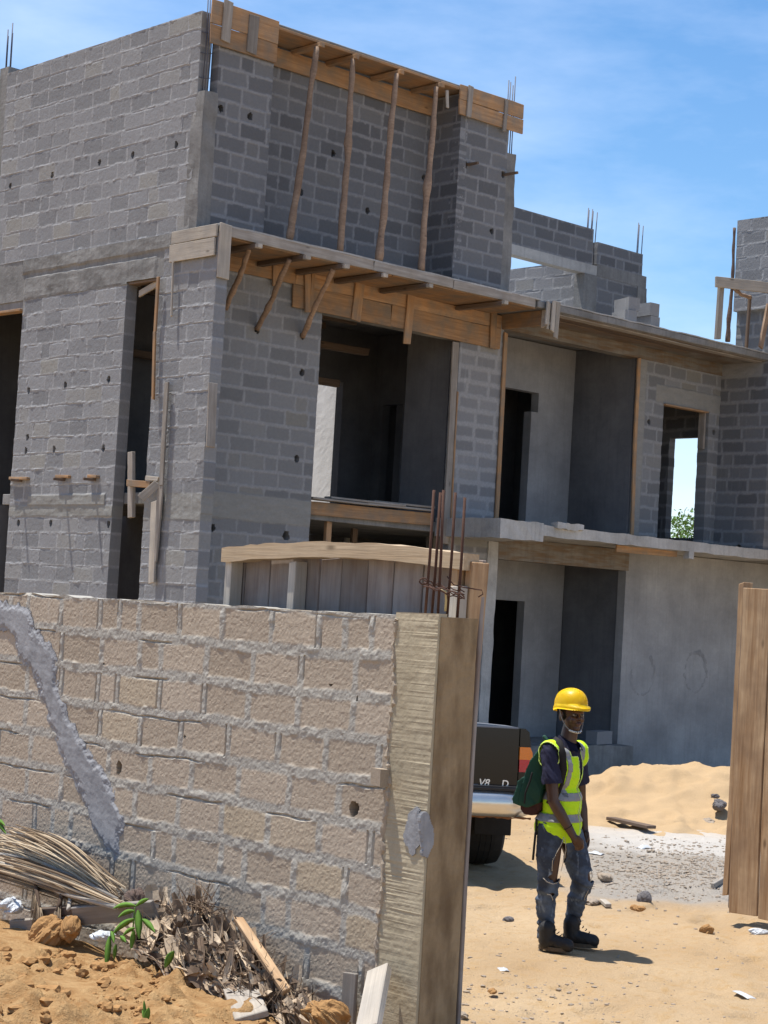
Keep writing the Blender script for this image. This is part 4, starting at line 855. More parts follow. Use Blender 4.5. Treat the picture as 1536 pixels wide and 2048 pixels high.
def crumbs():
    rr = np.random.default_rng(15); base = bmesh.new(); bmesh.ops.create_icosphere(base, subdivisions=2, radius=1)
    bv = np.array([v.co[:] for v in base.verts]); bf = np.array([[v.index for v in f.verts] for f in base.faces]); base.free(); Vs, Fs, n = [], [], 0
    for k in range(6500):
        x = 4.2+2.1*rr.random(); y = 5.9+4.3*rr.random(); dens = fbm(np.array([x*1.4]), np.array([y*1.4]), 44)[0]
        if rr.random() > sstep(.36, .62, np.array(dens)): continue
        z = float(gz(np.array(x), np.array(y))); r = .0025+.034*rr.random()**7
        kk = 1+.6*(_T[(np.arange(len(bv))*7+k) & 255, k & 255]-.5)[:, None]
        v = bv*kk*np.array([1+.4*rr.random(), 1, .6+.4*rr.random()])*r; Vs.append(v+np.array([x, y, z+r*.6])); Fs.append(bf+n); n += len(bv)
    o = link('clay_crumbs', mesh_np('clay_crumbs', np.concatenate(Vs), np.concatenate(Fs)), M['clod']); tag(rebase(o), 'crumbs of orange clay loose on the earth bank', 'clay crumbs', kind='stuff')
crumbs()
# clods
def bank(px, py, dx=0.0, X=None): return onx(px, py, X)
for i, (px, py, X, r, sq, lab) in enumerate(((100, 1872, 5.95, .105, (1.15, .9, .95), 'big orange clay clod under the grey plank on the bank'), (141, 1858, 6.0, .06, (1, .9, 1), 'smaller orange clod touching the big one'),
        (655, 2032, 6.1, .115, (1.15, 1, .75), 'rounded clay boulder at the wall foot near the end post'), (190, 2003, 5.3, .06, (1.2, .9, .8), 'orange clod low on the bank at the bottom'), (182, 2042, 5.1, .09, (1.3, .9, .6), 'flat orange clod at the bottom edge of the bank'), (170, 1957, 5.6, .03, (1.4, .9, .6), 'pale clay chip on the smooth earth of the bank'))):
    tag(rocky('clay_clod', onx(px, py, X), r, sq, M['clod'], i+50, None, 5), lab, 'clod')
# planks at the wall foot
def bp(px, py, X): return onx(px, py, X)
o = plank('plank_offcut', None, bp(757, 1940, 6.30), bp(735, 2062, 6.02), .115, .05, (.15, -1, .2), M['w_pale'], label=None); tag(o, 'pale board leaning on the wall beside the end post', 'board')
o = plank('plank_offcut', None, bp(478, 1975, 6.05), bp(503, 2035, 5.85), .17, .035, (0, -1, 0), M['w_pale']); tag(o, 'short square pale board on the clay bank', 'board')
o = plank('plank_offcut', None, bp(477, 1838, 6.26), bp(572, 1985, 6.12), .05, .03, (1, 0, .3), M['w_gate']); tag(o, 'narrow brown lath slanting down over the dry palm debris', 'lath')
o = plank('plank_offcut', None, bp(150, 1832, 6.05), bp(310, 1818, 6.15), .11, .03, (-.4, 0, 1), M['w_grey']); tag(o, 'wide grey plank lying over dry palm leaves behind the green plant', 'plank')
o = plank('plank_offcut', None, bp(25, 1852, 6.0), bp(135, 1846, 6.05), .07, .04, (-.2, 0, 1), M['w_grey']); tag(o, 'narrow grey plank at the left behind the big clod', 'plank')
o = plank('plank_offcut', None, bp(70, 1826, 6.0), bp(225, 1815, 6.1), .05, .05, (-.2, 0, 1), M['w_dark']); tag(o, 'dark stick lying above the grey plank', 'stick')
o = plank('plank_offcut', None, bp(145, 1772, 6.12), bp(137, 1818, 6.0), .022, .02, (0, 1, 0), M['w_pale']); tag(o, 'short upright stick in the dry palm fronds', 'stick')
o = plank('plank_offcut', None, bp(702, 1945, 6.34), bp(696, 2040, 6.34), .1, .02, (0, 1, 0), M['w_grey']); tag(o, 'red grey board flat against the wall behind the pale leaning board', 'board')
# dry palm fronds
def frond(name, pts, n, L0, L1, side, lab, seed, droop=.4):
    rr = random.Random(seed); t = empty(name, pts[0], lab, 'palm frond', 'dry palm fronds by the wall'); bm = bmesh.new(); lay = bm.verts.layers.float.new('rnd'); pts = [Vector(p) for p in pts]
    def at(f):
        f *= len(pts)-1; k = min(int(f), len(pts)-2); return pts[k].lerp(pts[k+1], f-k), (pts[k+1]-pts[k]).normalized()
    tube('stalk', t, [at(f)[0] for f in np.linspace(0, 1, 16)], [.016*(1-.6*f) for f in np.linspace(0, 1, 16)], M['frond'], 7)
    for i in range(n):
        f = i/n; p, d = at(f); 
        for sd in side:
            sdv = Vector(sd); L = rr.uniform(L0, L1)*(1-.35*f); dirv = (d*rr.uniform(.75, 1.0)+sdv.normalized()*rr.uniform(.25, .55)).normalized(); prev = None; w = rr.uniform(.004, .0075); q = p.copy()
            wv = dirv.cross(Vector((rr.uniform(-.5, .5)-.7, rr.uniform(-.3, .3)-.6, rr.uniform(.1, .6)))).normalized()
            for k in range(7):
                u = k/6; ww = w*(1-u*.85)*(.6+.4*min(1, u*6)); c = [bm.verts.new(q-wv*ww), bm.verts.new(q+wv*ww+Vector((0, 0, .003))), bm.verts.new(q+Vector((-.004, 0, ww*.4+.003)))]
                for v in c: v[lay] = (i*.37) % 1
                if prev:
                    for aa, bb in ((0, 2), (2, 1), (1, 0)): bm.faces.new((prev[aa], prev[bb], c[bb], c[aa]))
                prev = c; q = q+dirv*L/6; dirv = (dirv+Vector((rr.uniform(-.05, .05), rr.uniform(-.05, .05), -droop*.12+rr.uniform(-.05, .05)))).normalized()
    bm_obj('leaflets', bm, M['frond'], t, False)
def strand(bm, lay, P, w, nrm, r):
    prev = None; n = len(P)
    for k, p in enumerate(P):
        d = (P[min(k+1, n-1)]-P[max(k-1, 0)]).normalized(); s = d.cross(nrm).normalized(); u = k/(n-1); ww = w*(.45+.55*math.sin(math.pi*min(1, .15+u*.8)))
        c = [bm.verts.new(p-s*ww), bm.verts.new(p+nrm*ww*.6), bm.verts.new(p+s*ww)]
        for v in c: v[lay] = r
        if prev:
            for a, b in ((0, 1), (1, 2), (2, 0)): bm.faces.new((prev[a], prev[b], c[b], c[a]))
        prev = c
def fan(lab, seed, n, s0, s1, e0, e1, arch, X0, X1, rach):
    rr = random.Random(seed); base = bp(*rach[-1], X0); t = empty('palm_frond', base, lab, 'palm frond', 'dry palm fronds by the wall')
    tube('stalk', t, [bp(*q, X0) for q in rach], [.011, .012, .013, .014, .016][:len(rach)], M['w_pale'], 7)
    bm = bmesh.new(); lay = bm.verts.layers.float.new('rnd'); nrm = Vector((-.68, -.73, .2)).normalized()
    for i in range(n):
        f = rr.random(); a = (s0[0]+(s1[0]-s0[0])*f+rr.uniform(-14, 14), s0[1]+(s1[1]-s0[1])*f+rr.uniform(-8, 8)); g = min(1, max(0, f+rr.uniform(-.25, .25))); b = (e0[0]+(e1[0]-e0[0])*g+rr.uniform(-22, 22), e0[1]+(e1[1]-e0[1])*g+rr.uniform(-8, 8))
        X = X0+(X1-X0)*rr.random(); P = []; ar = arch*rr.uniform(-.2, 1.7); u0 = rr.uniform(0, .35)
        for k in range(10):
            u = u0+(1-u0)*k/9; P.append(bp(a[0]+(b[0]-a[0])*u, a[1]+(b[1]-a[1])*u-ar*math.sin(math.pi*u), X-.04*math.sin(math.pi*u)))
        strand(bm, lay, P, rr.uniform(.0035, .0075), nrm, rr.random())
    bm_obj('leaflets', bm, M['frond'], t, False)
fan('upper dry palm frond arched over the debris against the wall', 3, 95, (-70, 1690), (40, 1650), (205, 1800), (232, 1778), 22, 6.16, 6.3, [(-60, 1700), (60, 1716), (150, 1752), (235, 1800)])
fan('lower dry palm frond with its pale stalk lying along the wall at the left', 5, 85, (-80, 1735), (-40, 1705), (150, 1800), (240, 1812), 12, 6.04, 6.16, [(-60, 1700), (30, 1735), (120, 1785), (232, 1815)])
frond('palm_frond', [bp(70, 1755, 6.08), bp(75, 1790, 6.0), bp(80, 1815, 5.97)], 40, .16, .3, ((.0, .5, -.8), (0, -.6, -.7)), 'short drooping tuft of dry palm leaf below the long frond', 4, 1.2)
frond('palm_frond', [bp(125, 1785, 6.05), bp(118, 1810, 6.0), bp(112, 1822, 5.98)], 34, .14, .26, ((.0, .5, -.8), (0, -.5, -.8)), 'second small drooping tuft of dry palm leaf beside the first', 6, 1.2)
def debris():
    rr = random.Random(12); bm = bmesh.new(); lay = bm.verts.layers.float.new('rnd'); top_ = [(262, 1800), (330, 1812), (400, 1800), (440, 1838), (500, 1880), (560, 1955), (630, 2015)]
    bot_ = [(262, 1880), (330, 1935), (400, 1960), (460, 1985), (520, 2030), (580, 2050), (640, 2055)]
    def spot():
        f = rr.random()*(len(top_)-1); k = min(int(f), len(top_)-2); g = f-k; a = [top_[k][c]*(1-g)+top_[k+1][c]*g for c in (0, 1)]; b = [bot_[k][c]*(1-g)+bot_[k+1][c]*g for c in (0, 1)]; h = rr.random()
        return a[0]*(1-h)+b[0]*h, a[1]*(1-h)+b[1]*h, h
    for i in range(540):
        px, py, h = spot(); X = 6.31-.30*h-rr.random()*.05; p = bp(px, py, X); kind = rr.random()
        th = rr.gauss(-.5, .5); d = Vector((-.16*math.cos(th)+rr.uniform(-.25, .25), -math.cos(th), math.sin(th))).normalized()*(1 if rr.random() < .5 else -1); L = rr.uniform(.08, .30)
        w = rr.uniform(.003, .012) if kind < .5 else rr.uniform(.014, .045); nrm = Vector((-.68+rr.uniform(-.7, .7), -.73+rr.uniform(-.7, .7), .35+rr.uniform(-.6, .6))).normalized(); r = rr.random()**.75; curl = rr.uniform(-.5, .5); prev = None; q = p-d*L/2; n = 9; tw = rr.uniform(-.25, .25)
        for k in range(n):
            f = k/(n-1); s = d.cross(nrm).normalized(); nv = s.cross(d).normalized(); ww = w*(.3+.7*math.sin(math.pi*min(1, f*.85+.12)))*(1+rr.uniform(-.18, .18)); c = [bm.verts.new(q-s*ww+nv*ww*.35*curl), bm.verts.new(q-nv*ww*.35), bm.verts.new(q+s*ww+nv*ww*.5*curl), bm.verts.new(q-nv*(ww*.35+.003))]
            for v in c: v[lay] = min(1, max(0, r+rr.uniform(-.08, .08)))
            if prev:
                for a, b in ((0, 1), (1, 2), (2, 3), (3, 0)): bm.faces.new((prev[a], prev[b], c[b], c[a]))
            prev = c; q = q+d*L/n; d = (d+nv*curl*.28+Vector((0, 0, -.06))).normalized(); nrm = (nrm+s*tw).normalized()
    for i in range(260):
        px, py, h = spot() if i > 40 else (rr.uniform(355, 425), rr.uniform(1792, 1850), .2); p = bp(px, py, 6.27-.3*h); d = Vector((rr.uniform(-.4, .3), rr.uniform(-.8, .6), rr.uniform(-.1, 1))).normalized(); n0 = len(bm.verts)
        rg = tube_bm(bm, [p, p+d*.06, p+d*.12+Vector((0, 0, -.012)), p+d*.17+Vector((0, .01, -.03))], [.0026, .002, .0014, .0008], 4); r = rr.random()*.6
        for ring in rg:
            for v in ring: v[lay] = r
    o = bm_obj('palm_debris', bm, M['husk'], None, False); tag(rebase(o), 'tangle of dry palm sheaths and fibres heaped at the foot of the wall', 'palm debris', kind='stuff')
debris()
rr = random.Random(2); o = rocky('palm_stump', bp(268, 1802, 6.22), .075, (.8, .8, 1.1), M['w_bark'], 77); tag(o, 'dark brown broken palm stub against the wall', 'palm stub')
# green seedling and grass tufts
def leafy(name, base, leaves, lab, cat, stem_top):
    t = empty(name, base, lab, cat); tube('stem', t, [base, base.lerp(stem_top, .5)+Vector((.004, .004, 0)), stem_top], [.005, .004, .003], M['leaf'], 6)
    for (a, b, w) in leaves:
        bm = bmesh.new(); a, b = Vector(a), Vector(b); d = b-a; wv = d.cross(Vector((-.68, -.73, .15))).normalized(); nv = d.cross(wv).normalized(); prev = None
        for k in range(9):
            f = k/8; p = a+d*f+Vector((0, 0, -.25*d.length*(f-.5)**2+.0625*d.length)); ww = w*math.sin(math.pi*min(1, f*.93+.05))**.8
            c = [bm.verts.new(p-wv*ww), bm.verts.new(p-nv*ww*.14), bm.verts.new(p+wv*ww), bm.verts.new(p-nv*(ww*.14-.0012))]
            if prev:
                for aa, bb in ((0, 1), (1, 2), (2, 3), (3, 0)): bm.faces.new((prev[aa], prev[bb], c[bb], c[aa]))
            prev = c
        bm_obj('leaf', bm, M['leaf'], t)
X = 5.92; tp = bp(270, 1815, X); bs = bp(262, 1890, X+.08)
leafy('green_seedling', bs, [(bp(*a, X+dx), bp(*b, X+dx*2), w) for a, b, w, dx in (((272, 1812), (226, 1817), .014, 0), ((272, 1812), (298, 1798), .012, .01), ((276, 1820), (278, 1878), .021, -.02), ((270, 1822), (236, 1835), .013, .02), ((268, 1838), (225, 1868), .016, -.01), ((284, 1838), (310, 1865), .016, .0),
   ((219, 1872), (212, 1938), .017, -.03), ((222, 1862), (228, 1886), .013, -.02), ((240, 1872), (252, 1885), .013, 0), ((270, 1856), (245, 1872), .011, .01), ((232, 1888), (228, 1920), .011, .0), ((268, 1860), (262, 1900), .014, 0))], 'green seedling with long narrow leaves growing in the dry palm debris', 'plant', tp)
g0 = bp(290, 2050, 5.2); leafy('grass_tuft', g0, [(g0, bp(288, 2000, 5.2), .008), (g0, bp(298, 2015, 5.2), .014), (g0, bp(284, 2020, 5.22), .006)], 'small bright grass tuft at the bottom edge of the bank', 'grass tuft', bp(290, 2030, 5.2))
g0 = bp(-12, 1690, 5.9); leafy('green_seedling', g0, [(bp(-8, 1640, 5.9), bp(10, 1652, 5.88), .012), (bp(-8, 1645, 5.9), bp(12, 1668, 5.88), .013)], 'pair of bright green leaf tips reaching in at the left edge', 'plant', bp(-8, 1640, 5.9))
# plastic litter in the debris
def bag(c, r, lab, seed):
    o = rocky('plastic_bag', c, r, (1.3, .9, .6), M['bag'], seed, None, 4, .7); tag(o, lab, 'plastic bag')
bag(bp(22, 1812, 5.95), .075, 'pale plastic bag under the dry fronds at the left', 91); bag(bp(205, 1872, 5.98), .045, 'white plastic wrapper beside the seedling', 92)
leaf0 = bp(330, 1935, 5.95); leafy('fallen_leaf', leaf0, [(leaf0, bp(348, 1902, 5.95), .02)], 'single pale green fallen leaf standing in the debris', 'leaf', bp(335, 1925, 5.95)); 

# ------------------------------------------------------------------ far tree seen through the window opening
def tree(loc, h, rad, seed, lab):
    rr = random.Random(seed); t = empty('tree', loc, lab, 'tree'); base = Vector(loc)
    bm = bmesh.new(); tube_bm(bm, [base, base+Vector((.1, .05, h*.35)), base+Vector((0, .1, h*.75))], [.16, .12, .05], 9, .08, rr)
    cl = []
    for i in range(9):
        a = rr.random()*6.28; s = base+Vector((0, .05, h*rr.uniform(.35, .65))); e = base+Vector((math.cos(a)*rad*rr.uniform(.4, .8), math.sin(a)*rad*rr.uniform(.4, .8), h*rr.uniform(.62, .95)))
        tube_bm(bm, [s, s.lerp(e, .5)+Vector((0, 0, .15)), e], [.05, .035, .015], 6, .1, rr); cl.append(e)
    bm_obj('trunk', bm, M['w_bark'], t)
    bm = bmesh.new()
    for e in cl+[base+Vector((rr.uniform(-1, 1)*rad*.6, rr.uniform(-1, 1)*rad*.6, h*rr.uniform(.6, .97))) for _ in range(10)]:
        cr = rad*rr.uniform(.22, .4)
        for k in range(190):
            v = Vector((rr.gauss(0, 1), rr.gauss(0, 1), rr.gauss(0, .7))).normalized()*cr*rr.random()**.4; p = e+v; p.z = min(p.z, base.z+h)
            d = Vector((rr.uniform(-1, 1), rr.uniform(-1, 1), rr.uniform(-.6, .8))).normalized(); s = d.cross(Vector((rr.uniform(-1, 1), rr.uniform(-1, 1), 1))).normalized(); L = rr.uniform(.08, .17)
            a = bm.verts.new(p); b = bm.verts.new(p+d*L*.5+s*L*.3); c = bm.verts.new(p+d*L); f = bm.verts.new(p+d*L*.5-s*L*.3); bm.faces.new((a, b, c, f))
    bm_obj('crown', bm, M['treeleaf'], t, False)
q = atd(1366, 1270, 60); tree((q.x, q.y, 0), 6.0, 2.6, 3, 'leafy green treetop seen through the upstairs window opening')
q = atd(1392, 1270, 64); tree((q.x, q.y, 0), 6.35, 1.6, 5, 'thin taller tree behind the bushy one in the window opening')

# ================================================================== PICKUP TRUCK (seen from behind)
def truck():
    ctr = Vector((11.78, 11.98, 0)); hd = Vector((.683, .731, 0)).normalized(); ang = math.atan2(hd.y, hd.x)
    t = empty('pickup_truck', ctr, 'black pickup truck parked behind the wall with its tailgate towards the viewer', 'pickup truck')
    MT = Matrix.Translation(TRK) @ Matrix.Rotation(ang+math.radians(8), 4, 'Z') @ Matrix.Rotation(math.radians(1.8), 4, 'Y')     # local x = forward, y = left, z = up, origin between the rear wheels
    t.matrix_basis = MT
    def T(name, bm, mat, parent=t, smooth=False, bev=0.):
        if bev:
            e = [e for e in bm.edges if len(e.link_faces) == 2 and e.calc_face_angle(0) > .5]; bmesh.ops.bevel(bm, geom=e, offset=bev, segments=2, affect='EDGES')
        o = bm_obj(name, bm, mat, None, smooth); o.parent = parent
        if parent is not t: o.matrix_parent_inverse = parent.matrix_basis.inverted() if parent.parent is None else Matrix()
        return o
    def prism(sec, x0, x1, axis='x'):
        bm = bmesh.new(); A = [bm.verts.new((x0, y, z)) for y, z in sec]; Bq = [bm.verts.new((x1, y, z)) for y, z in sec]; n = len(sec)
        bm.faces.new(A[::-1]); bm.faces.new(Bq)
        for k in range(n): bm.faces.new((A[k], A[(k+1) % n], Bq[(k+1) % n], Bq[k]))
        return bm
    def bx(x0, x1, y0, y1, z0, z1):
        bm = bmesh.new(); bmesh.ops.create_cube(bm, size=1)
        for v in bm.verts: v.co = Vector((x0+(v.co.x+.5)*(x1-x0), y0+(v.co.y+.5)*(y1-y0), z0+(v.co.z+.5)*(z1-z0)))
        return bm
    W = .94; xr = -1.18; zt = 1.26; zb = .66
    # body: bed sides with rounded shoulders, cab, bonnet
    def side(sg):
        prof = [(W-.05, zt), (W-.015, zt-.03), (W, zt-.14), (W+.005, 1.0), (W-.01, .8), (W-.05, zb-.08), (W-.12, zb-.08), (W-.12, zt)]
        bm = bmesh.new(); N = 44; rings = []
        for i in range(N+1):
            x = xr+.02+(4.75)*i/N; ring = []
            for y, z in prof:
                for cx in (0., 3.42):
                    r = .47; dx = x-cx
                    if abs(dx) < r and z < .36+math.sqrt(r*r-dx*dx): z = min(max(z, .36+math.sqrt(r*r-dx*dx)), zt)
                yy = y*(1-.05*max(0, (x-3.1)/1.4)**2); zt2 = z-.045*max(0, min(x-xr, 3))*max(0, (z-.8)/.5)-(.12*sstep(1.5, 2.2, np.array(x)) if z > 1.2 and x > 2.9 else 0); ring.append(bm.verts.new((x, sg*yy, float(zt2))))
            rings.append(ring)
        n = len(prof)
        for A, Bq in zip(rings, rings[1:]):
            for k in range(n): bm.faces.new((A[k], A[(k+1) % n], Bq[(k+1) % n], Bq[k]))
        bm.faces.new(rings[0]); bm.faces.new(rings[-1][::-1]); return bm
    T('bed_side', side(1), M['truck'], smooth=False); T('bed_side', side(-1), M['truck'], smooth=False)
    T('bed_floor', bx(xr+.05, 1.3, -.82, .82, .62, .70), M['truck'], bev=.01)
    T('bonnet', bx(2.7, 3.62, -.8, .8, .75, 1.12), M['truck'], bev=.08); T('cab_base', bx(1.25, 2.75, -.86, .86, .5, 1.2), M['truck'], bev=.04)
    cab = prism([(-.84, 1.18), (-.66, 1.66), (-.58, 1.70), (.58, 1.70), (.66, 1.66), (.84, 1.18)], 1.32, 2.5); T('cab', cab, M['truck'], bev=.03)
    T('rear_window', prism([(-.66, 1.26), (-.55, 1.6), (.55, 1.6), (.66, 1.26)], 1.305, 1.318), M['glass'])
    # tailgate with pressed panel and lettering
    tg = T('tailgate', prism([(-.825, .72), (-.825, 1.26), (.825, 1.26), (.825, .72)], xr-.03, xr+.04), M['truck'], bev=.018)
    T('panel', bx(xr-.036, xr-.02, -.77, .77, .83, 1.19), M['truck'], tg, bev=.012)
    T('lower_strip', bx(xr-.04, xr-.02, -.82, .82, .725, .735), M['plastic'], tg)
    T('bed_cover', prism([(-.84, 1.255), (-.8, 1.27), (-.5, 1.285), (.5, 1.285), (.8, 1.27), (.84, 1.255)], xr+.03, xr+.42), M['truck_grey'], bev=.012)
    T('hinge_rail', bx(xr-.034, xr+.03, -.82, .82, 1.25, 1.268), M['truck_grey'], bev=.006)
    def text(s, y, z, size, shear=0):
        cu = bpy.data.curves.new('badge', 'FONT'); cu.body = s; cu.size = size; cu.extrude = .004; cu.align_x = 'CENTER'; cu.shear = shear; cu.offset = .001
        tmp = bpy.data.objects.new('badge_tmp', cu); COL.objects.link(tmp); me = bpy.data.meshes.new_from_object(tmp.evaluated_get(bpy.context.evaluated_depsgraph_get())); bpy.data.objects.remove(tmp); bpy.data.curves.remove(cu)
        o = bpy.data.objects.new('badge', me); COL.objects.link(o); me.materials.clear(); me.materials.append(M['badge']); o.parent = tg
        o.matrix_basis = Matrix.Translation((xr-.037, y, z)) @ Matrix(((0, 0, -1, 0), (-1, 0, 0, 0), (0, 1, 0, 0), (0, 0, 0, 1)))
    text('V8', -.535, .765, .085, .25); text('D', -.72, .765, .082, .1)
    T('badge', bx(xr-.042, xr-.034, -.49, -.40, .767, .779), M['truck_grey'], tg)
    # lamps on the corner posts
    for sg in (1, -1):
        L = T('tail_light', prism([(sg*.838, .895), (sg*.838, 1.10), (sg*.925, 1.10), (sg*.945, 1.06), (sg*.955, .98), (sg*.95, .895)], xr-.03, xr+.16), M['redlens'], bev=.012)
        T('amber_lens', prism([(sg*.836, 1.0), (sg*.836, 1.105), (sg*.925, 1.105), (sg*.947, 1.06), (sg*.952, 1.0)], xr-.036, xr+.16), M['amber'], L, bev=.012)
        T('corner_post', prism([(sg*.838, 1.11), (sg*.838, 1.26), (sg*.87, 1.26), (sg*.90, 1.22), (sg*.935, 1.11)], xr-.02, xr+.16), M['truck'], bev=.012)
        T('corner_post', prism([(sg*.838, .66), (sg*.838, .89), (sg*.945, .89), (sg*.94, .66)], xr-.015, xr+.16), M['truck'], bev=.012)
    # chrome bumper, black step
    bm = bmesh.new(); prof = [(-.02, .745), (-.12, .735), (-.17, .69), (-.175, .62), (-.15, .525), (-.05, .515), (.02, .56)]; rings = []
    for i in range(33):
        y = -.98+1.96*i/32; w = .12*max(0, (abs(y)-.66)/.32)**2; low = .0 if abs(y) > .42 else .0
        rings.append([bm.verts.new((xr-.02+x+w*(1 if x < 0 else 0), y, z+.02*(abs(y) > .9))) for x, z in prof])
    for A, Bq in zip(rings, rings[1:]):
        for k in range(len(prof)-1): bm.faces.new((A[k], A[k+1], Bq[k+1], Bq[k]))
    bm.faces.new(rings[0]); bm.faces.new(rings[-1][::-1])
    bp_ = T('bumper', bm, M['chrome'], smooth=True)
    T('step_pad', bx(xr-.165, xr-.03, -.94, .94, .738, .775), M['plastic'], bp_, bev=.02); T('step', prism([(-.30, .775), (-.36, .5), (.36, .5), (.30, .775)], xr-.21, xr-.03), M['plastic'], bp_, bev=.02)
    bm = bmesh.new(); rr = random.Random(3); tube_bm(bm, [(xr-.15, y, .519+rr.uniform(-.004, .004)) for y in np.linspace(-.93, .93, 60)], [rr.uniform(.004, .014) for _ in range(60)], 5, .2, rr); T('rust_lip', bm, M['rust'], bp_)
    # wheels, mud flaps, axle
    def wheel(x, y):
        bm = bmesh.new(); n = 48; hw = .18; prof = [(-hw*.8, .20), (-hw, .25), (-hw*1.02, .31), (-hw*.86, .355), (-hw*.45, .372), (0, .375), (hw*.45, .372), (hw*.86, .355), (hw*1.02, .31), (hw, .25), (hw*.8, .20)]; rings = []
        for i in range(n):
            a = 2*math.pi*i/n; rings.append([bm.verts.new((r*math.cos(a)*(1+(.008 if (i % 2 and r > .35) else 0)), yy, r*math.sin(a)*(1+(.008 if (i % 2 and r > .35) else 0)))) for yy, r in prof])
        for i in range(n):
            A, Bq = rings[i], rings[(i+1) % n]
            for k in range(len(prof)-1): bm.faces.new((A[k], A[k+1], Bq[k+1], Bq[k]))
        w = T('wheel', bm, M['rubber'], smooth=False); w.location = (x, y, .372)
        for gy in (-.05, .0, .05):
            b2 = bmesh.new(); tube_bm(b2, [(.374*math.cos(a), gy, .374*math.sin(a)) for a in np.linspace(0, 6.283, 49)], .006, 4); g = bm_obj('tread_groove', b2, M['black'], None); g.parent = w
        b3 = bmesh.new(); bmesh.ops.create_cone(b3, cap_ends=True, segments=24, radius1=.21, radius2=.19, depth=.2); bmesh.ops.rotate(b3, verts=b3.verts[:], matrix=Matrix.Rotation(math.radians(90), 3, 'X'))
        r = bm_obj('rim', b3, M['truck_grey'], None, False); r.parent = w
    for y in (.76, -.76): wheel(0, y); wheel(3.42, y)
    for sg in (1, -1):
        T('mud_flap', bx(-.50, -.485, min(sg*.62, sg*.95), max(sg*.62, sg*.95), .30, .66), M['rubber'], bev=.004)
    T('axle', bx(-.08, .08, -.7, .7, .3, .44), M['plastic'], bev=.03); T('exhaust', bx(-1.0, .2, .42, .5, .38, .45), M['rust'], bev=.02)
    T('chassis', bx(xr+.1, 3.4, -.45, .45, .42, .6), M['plastic'], bev=.02)
TRK = Vector((11.655, 12.068, .0))
truck()

# ================================================================== THE WORKER
D0 = 12.60
def pp(x, y, d=0.): return atd(x, y, D0+d)
SX = Vector(_rt); SD = Vector(_fh); ZU = Vector((0, 0, 1))        # picture-right, away, up
PH = math.radians(30); BF = SX*math.cos(PH)-SD*math.sin(PH); BL = ZU.cross(BF)         # body: forward, left
PX = .00341
def ell(bm, c, rad, axes=None, u=20, v=12):
    """ellipsoid with radii along the given axes"""
    axes = axes or (Vector((1, 0, 0)), Vector((0, 1, 0)), Vector((0, 0, 1))); r = bmesh.ops.create_uvsphere(bm, u_segments=u, v_segments=v, radius=1)['verts']
    for q in r: p = q.co.copy(); q.co = Vector(c)+axes[0]*p.x*rad[0]+axes[1]*p.y*rad[1]+axes[2]*p.z*rad[2]
def cap(bm, a, b, ra, rb, n=18, flat=None):
    """tapered limb with round ends"""
    a, b = Vector(a), Vector(b); d = (b-a); L = d.length; d.normalize(); s = d.cross(Vector((.2, .3, .93))).normalized(); t = d.cross(s)
    prof = [(-ra*math.cos(k*math.pi/10), ra*math.sin(k*math.pi/10)) for k in range(0, 6)]+[(L+rb*math.sin(k*math.pi/10), rb*math.cos(k*math.pi/10)) for k in range(0, 6)]
    rings = []
    for (x, r) in prof[1:-1]: rings.append([bm.verts.new(a+d*x+(s*math.cos(6.28318*k/n)+t*math.sin(6.28318*k/n))*max(r, 1e-4)) for k in range(n)])
    p0 = bm.verts.new(a-d*ra); p1 = bm.verts.new(b+d*rb)
    for A, Bq in zip(rings, rings[1:]):
        for k in range(n): bm.faces.new((A[k], A[(k+1) % n], Bq[(k+1) % n], Bq[k]))
    for k in range(n): bm.faces.new((p0, rings[0][(k+1) % n], rings[0][k])); bm.faces.new((p1, rings[-1][k], rings[-1][(k+1) % n]))
def chain(bm, pts, rads):
    for (a, b, ra, rb) in zip(pts, pts[1:], rads, rads[1:]): cap(bm, a, b, ra, rb)
def fuse(name, bm, vox, smooth, mat, parent, wob=None, cut=None, thick=0., edges=None):
    """fuse overlapping volumes into ONE continuous skin"""
    bmesh.ops.recalc_face_normals(bm, faces=bm.faces[:]); me = bpy.data.meshes.new(name+'_raw'); bm.to_mesh(me); bm.free()
    o = bpy.data.objects.new(name+'_raw', me); COL.objects.link(o)
    r = o.modifiers.new('r', 'REMESH'); r.mode = 'VOXEL'; r.voxel_size = vox
    s = o.modifiers.new('s', 'SMOOTH'); s.iterations = smooth; s.factor = .5
    out = bpy.data.meshes.new_from_object(o.evaluated_get(bpy.context.evaluated_depsgraph_get())); bpy.data.objects.remove(o); bpy.data.meshes.remove(me); out.name = name
    if wob or cut or thick:
        b = bmesh.new(); b.from_mesh(out); b.normal_update()
        if wob:
            for v in b.verts: v.co = v.co+v.normal*wob(v.co)
        if cut: bmesh.ops.delete(b, geom=[f for f in b.faces if cut(f.calc_center_median(), f.normal)], context='FACES')
        if edges is not None: edges += [(e.verts[0].co.copy(), e.verts[1].co.copy()) for e in b.edges if len(e.link_faces) == 1]
        if thick: bmesh.ops.solidify(b, geom=b.faces[:], thickness=thick)
        b.to_mesh(out); b.free()
    out.polygons.foreach_set('use_smooth', [True]*len(out.polygons)); out.materials.clear()
    return link(name, out, mat, parent)
def n3(p, s, seed): return float(fbm(np.array([p.x*s+p.z*s*.6+seed]), np.array([p.y*s-p.z*s*.8+seed]), seed, 3)[0])-.5

